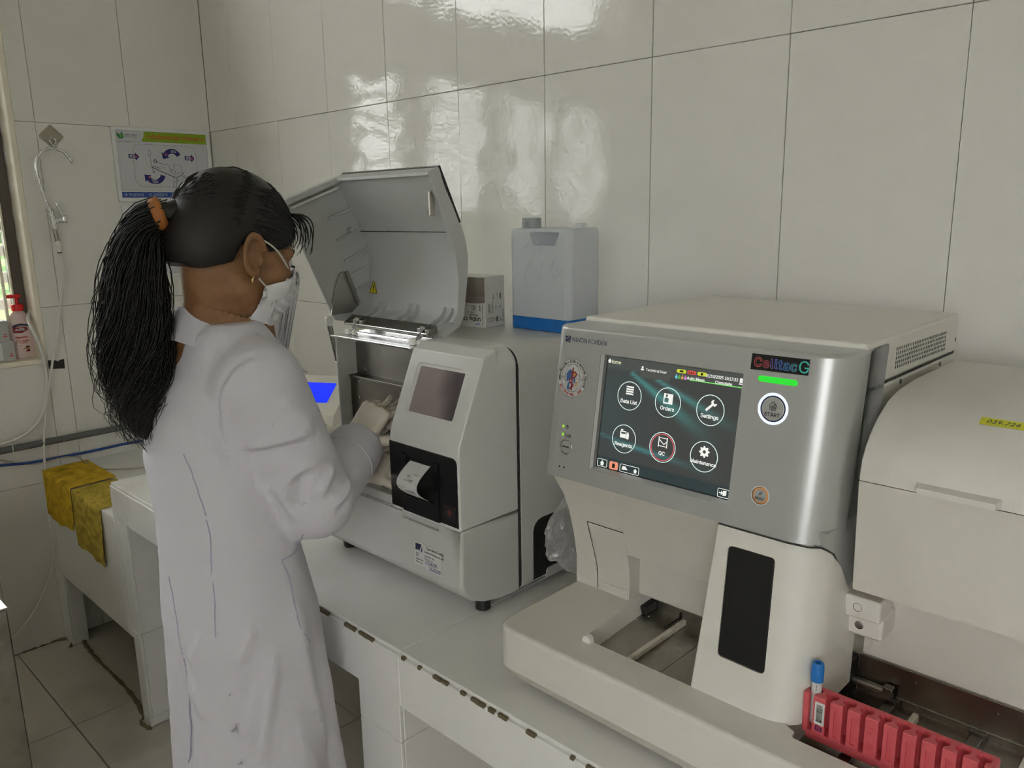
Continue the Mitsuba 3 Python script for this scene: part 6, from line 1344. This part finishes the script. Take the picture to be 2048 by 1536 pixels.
PT = spline([head((0, -.095, .020)), TIE, TIE + [-.012, -.026, -.010], TIE + [-.026, -.040, -.045], TIE + [-.037, -.046, -.110], TIE + [-.048, -.050, -.190], TIE + [-.058, -.050, -.265], TIE + [-.062, -.046, -.330], TIE + [-.062, -.042, -.375]], 60)
pr_r = np.interp(np.linspace(0, 1, 60), [0, .12, .18, .27, .42, .60, .80, .93, 1], [.030, .017, .022, .034, .045, .052, .050, .034, .006])
core = tube(PT, pr_r * .80, 28)
core.vertices += .006 * (meshkit.noise(core.vertices * [60, 60, 9], 5) - .5)[:, None] * core.vertex_normals
strands = []
trg = np.gradient(PT, axis=0); trg /= np.linalg.norm(trg, axis=1, keepdims=True)
rs = np.random.default_rng(11)
for k in range(520):
    a = rs.uniform(0, 2 * math.pi); q = rs.uniform(.80, 1.10) if k % 9 else rs.uniform(1.0, 1.35); i0 = int(rs.integers(4, 30)) if k % 3 else 6; i1 = int(rs.integers(44, 60)); idx = np.linspace(i0, i1, 11).astype(int)
    p = []
    for j, i in enumerate(idx):
        s1 = np.cross(trg[i], [0, 0, 1.0]); s1 /= np.linalg.norm(s1) + 1e-9
        if np.linalg.norm(s1) < .5: s1 = np.array([1.0, 0, 0])
        s2 = np.cross(trg[i], s1); wob = q * pr_r[i] * (1 + .10 * math.sin(j * 1.3 + k))
        p.append(PT[i] + (s1 * math.cos(a + .05 * j) + s2 * math.sin(a + .05 * j)) * wob + rs.normal(0, .0012, 3) + np.array([0, 0, -.012 * (j / 10) ** 2 * rs.uniform(-1, 2)]))
    strands.append(tube(spline(p, 16), np.linspace(.0010, .0004, 16), 4, caps=False))
caps_ = []
for k in range(300):   # combed-back strands lying on the cap
    a0 = rs.uniform(-1.25, 1.25); z0 = rs.uniform(.0, .095)
    f0 = np.array([math.sin(a0) * .080, .070 * math.cos(a0) ** .5, z0 + .012]); p = []
    for t in np.linspace(0, 1, 9):
        q = f0 * (1 - t) + np.array([0, -.118, .018]) * t; q = q - np.array([0, -.018, .026]); q = q / np.sqrt((q[0] / .0808) ** 2 + (q[1] / .104) ** 2 + (q[2] / .097) ** 2) + np.array([0, -.018, .026]); p.append(head(q))
    p = np.array(p); d_ = hair_sdf(p); ok = d_ < .003
    if ok.sum() >= 4: caps_.append(tube(p[ok], .0009, 4, caps=False))
for k in range(22):    # fringe wisps over the forehead
    s = rs.uniform(-.4, 1) * .05; p = [head((s, .062, .080)), head((s * 1.1 + .004, .088 + rs.uniform(0, .008), .068)), head((s * 1.2 + rs.uniform(-.004, .01), .098 + rs.uniform(0, .008), .044)), head((s * 1.25 + rs.uniform(-.004, .010), .098 + rs.uniform(-.004, .008), .022 + rs.uniform(-.006, .012)))]
    caps_.append(tube(spline(p, 12), np.linspace(.0016, .0004, 12), 4, caps=False))
k = obj('hair', cat(hair_cap, core, *strands, *caps_), 'hair_black', PE, True, label='long black hair combed back into a ponytail'); labels[k]['kind'] = 'stuff'
tdir = (PT[8] - PT[4]) / np.linalg.norm(PT[8] - PT[4])
tor = trimesh.creation.torus(.0205, .0062, major_sections=36, minor_sections=12); tor.apply_scale([1, 1, 1.5]); tor.apply_transform(trimesh.geometry.align_vectors([0, 0, 1], tdir)); tor.apply_translation(PT[6])
obj('hair_tie', tor, 'hair_tie_orange', PE, True, label='orange brown hair tie')
# ---- mask with straps, earring
def mask_sdf(P):
    q = to_head(P)
    h = head_sdf(P) if True else 0
    h = smin(h, np.linalg.norm(q - [0, .086, -.050], axis=1) - .026, .03)
    pl = .0012 * np.sin(q[:, 2] * 420)
    o = np.maximum(h - .0085 - pl * (np.abs(q[:, 0]) < .05), -(h - .0045))
    top = (q[:, 2] + .024) + .34 * (.095 - q[:, 1])  if False else q[:, 2] - (-.010 - .62 * (.104 - q[:, 1]) - .0)
    bot = (-.118 - q[:, 2]) - .25 * (.10 - q[:, 1]) * 0
    back = (.028 - q[:, 1]) * 1.0
    up2 = q[:, 2] + .004
    return np.maximum(np.maximum(np.maximum(o, np.maximum(top * .8, bot)), back), up2)
mk = mt(mask_sdf, head((0, .06, -.06)) - .12, head((0, .06, -.06)) + .12, .0030)
trimesh.smoothing.filter_taubin(mk, iterations=3)
obj('face_mask', mk, 'mask_cloth', PE, 60, label='white pleated face mask')
MK = PE + '__face_mask'
for s in (-1, 1):
    obj('ear_loop', tube(spline([head((s * .0655, .034, -.058)), head((s * .072, .016, -.052)), head((s * .077, .000, -.044))], 12), .0017, 6), 'strap_white', MK, True)
    obj('ear_loop', tube(spline([head((s * .050, .078, -.022)), head((s * .066, .050, -.006)), head((s * .0765, .014, .008)), head((s * .079, -.004, .010))], 14), .0017, 6), 'strap_white', MK, True)
er_ = trimesh.creation.torus(.0068, .0013, major_sections=24, minor_sections=8); er_.apply_transform(trimesh.geometry.align_vectors([0, 0, 1], hf * .9 + hr * .4)); er_.apply_translation(head((.079, -.003, -.056)))
obj('earring', er_, 'gold', PE, True)
# ---- gloved hands
def hand_mesh(Wt, d, nrm, side, curls, spread=.09, thumb=(0.5, .6), sc=1.0):
    """palm and five jointed fingers; d towards the fingers, nrm out of the back of the hand, side +1: thumb on +cross side"""
    d = np.asarray(d, float) / np.linalg.norm(d); nrm = np.asarray(nrm, float); nrm = nrm - d * (nrm @ d); nrm /= np.linalg.norm(nrm); c = np.cross(d, nrm) * side
    L = lambda a, b_, e: Wt + sc * (d * a + c * b_ + nrm * e)
    bones = [(L(-.01, 0, 0), L(.02, 0, 0), .026, .028)]
    for b_ in (-.028, -.010, .010, .026): bones.append((L(.012, b_ * .75, 0), L(.082, b_, 0), .0155, .0125))
    for (b_, ln, cu) in zip((.028, .010, -.010, -.027), ((.042, .026, .021), (.046, .029, .022), (.042, .027, .021), (.033, .020, .018)), curls):
        p = L(.082, b_, 0); ang = 0; r = .0095
        for j, l in enumerate(ln):
            ang += cu * (1.0 if j else .8); dv = d * math.cos(ang) - nrm * math.sin(ang) + c * spread * b_ / .028 * (1 if j == 0 else .3)
            dv /= np.linalg.norm(dv); q = p + sc * dv * l; bones.append((p, q, r, r - .001)); p, r = q, r - .0008
    p = L(.018, .026, -.006); a1, a2 = thumb
    dv = d * .55 + c * .75 - nrm * .35; dv /= np.linalg.norm(dv); q = p + sc * dv * .042; bones.append((p, q, .0135, .0110))
    dv = d * (.8 - .3 * a1) + c * (.35 - .4 * a2) - nrm * (.3 + .4 * a1); dv /= np.linalg.norm(dv); q2 = q + sc * dv * .030; bones.append((q, q2, .0105, .0098))
    dv = d * (.8 - .4 * a1) - c * .25 * a2 - nrm * (.3 + .5 * a1); dv /= np.linalg.norm(dv); q3 = q2 + sc * dv * .024; bones.append((q2, q3, .0096, .0085))
    pts = np.vstack([np.vstack([x[0], x[1]]) for x in bones])
    def f(P):
        out = None
        for i, (a, b_, ra, rb) in enumerate(bones):
            q = capsule(P, a, b_, ra * sc, rb * sc); k = .012 if i < 5 else .0035
            out = q if out is None else smin(out, q, k)
        return out
    m = mt(f, pts.min(0) - .03, pts.max(0) + .03, .0027); trimesh.smoothing.filter_taubin(m, iterations=4)
    v = m.vertices; m.vertices = v + m.vertex_normals * (.0012 * (meshkit.fbm(v * 70, 2, 3) - .5))[:, None]; return m
dR = np.array([-.05, .42, .90]); 
gR = hand_mesh(WRR + np.array([-.004, .004, .010]), (.08, .52, .62), (.30, -.70, .62), 1, (1.15, 1.2, 1.25, 1.25), spread=.05, thumb=(.9, .9), sc=.90)
obj('glove', gR, 'latex', PE, True, label='pale latex glove on the right hand')
gL = hand_mesh(WRL + np.array([.0, .0, .0]), (.90, .30, -.05), (.10, -.45, .85), -1, (.35, .40, .45, .5), thumb=(.5, .6), sc=.92)
obj('glove', gL, 'latex', PE, True, label='pale latex glove on the left hand')
def glove_cuff(Wt, d, L0, L1, r0, r1, seed):
    d = np.asarray(d, float) / np.linalg.norm(d); n = 60; rows = 14; a0 = np.cross(d, [0, 0, 1.0]); a0 /= np.linalg.norm(a0); b0 = np.cross(d, a0); V = []
    for i in range(rows):
        t = i / (rows - 1)
        for j in range(n):
            th = 2 * math.pi * j / n; r = r0 + (r1 - r0) * t ** .8 + .006 * t * math.sin(th * 5 + seed) + .004 * t * math.sin(th * 11 + 2 * seed) + .003 * math.sin(t * 12 + th * 2)
            V.append(Wt + d * (L0 + (L1 - L0) * t + .010 * t * math.sin(th * 3 + seed)) + (a0 * math.cos(th) + b0 * math.sin(th)) * r)
    F = []
    for i in range(rows - 1):
        for j in range(n): a, b_ = i * n + j, i * n + (j + 1) % n; F += [(a, b_, b_ + n), (a, b_ + n, a + n)]
    return trimesh.Trimesh(V, F, process=False)
obj('glove_cuff', glove_cuff(WRR + np.array([-.003, .005, .012]), (.10, -.55, -.75), -.022, .036, .031, .047, 1.0), 'glove_film', PE, True, label='loose see-through wrist of the glove')
obj('trousers', mt(lambda P: np.maximum(body_sdf(P) - .008, np.maximum(P[:, 2] - .47, .085 - P[:, 2])), (1.55, -1.02, .06), (1.93, -.75, .90), .011), 'trouser_cloth', PE, True)
for s in (-1, 1): obj('shoe', rbox((1.762 + s * .085 - .045, -.955, .0005), (1.762 + s * .085 + .045, -.735, .075), .03), 'shoe', PE, 40)
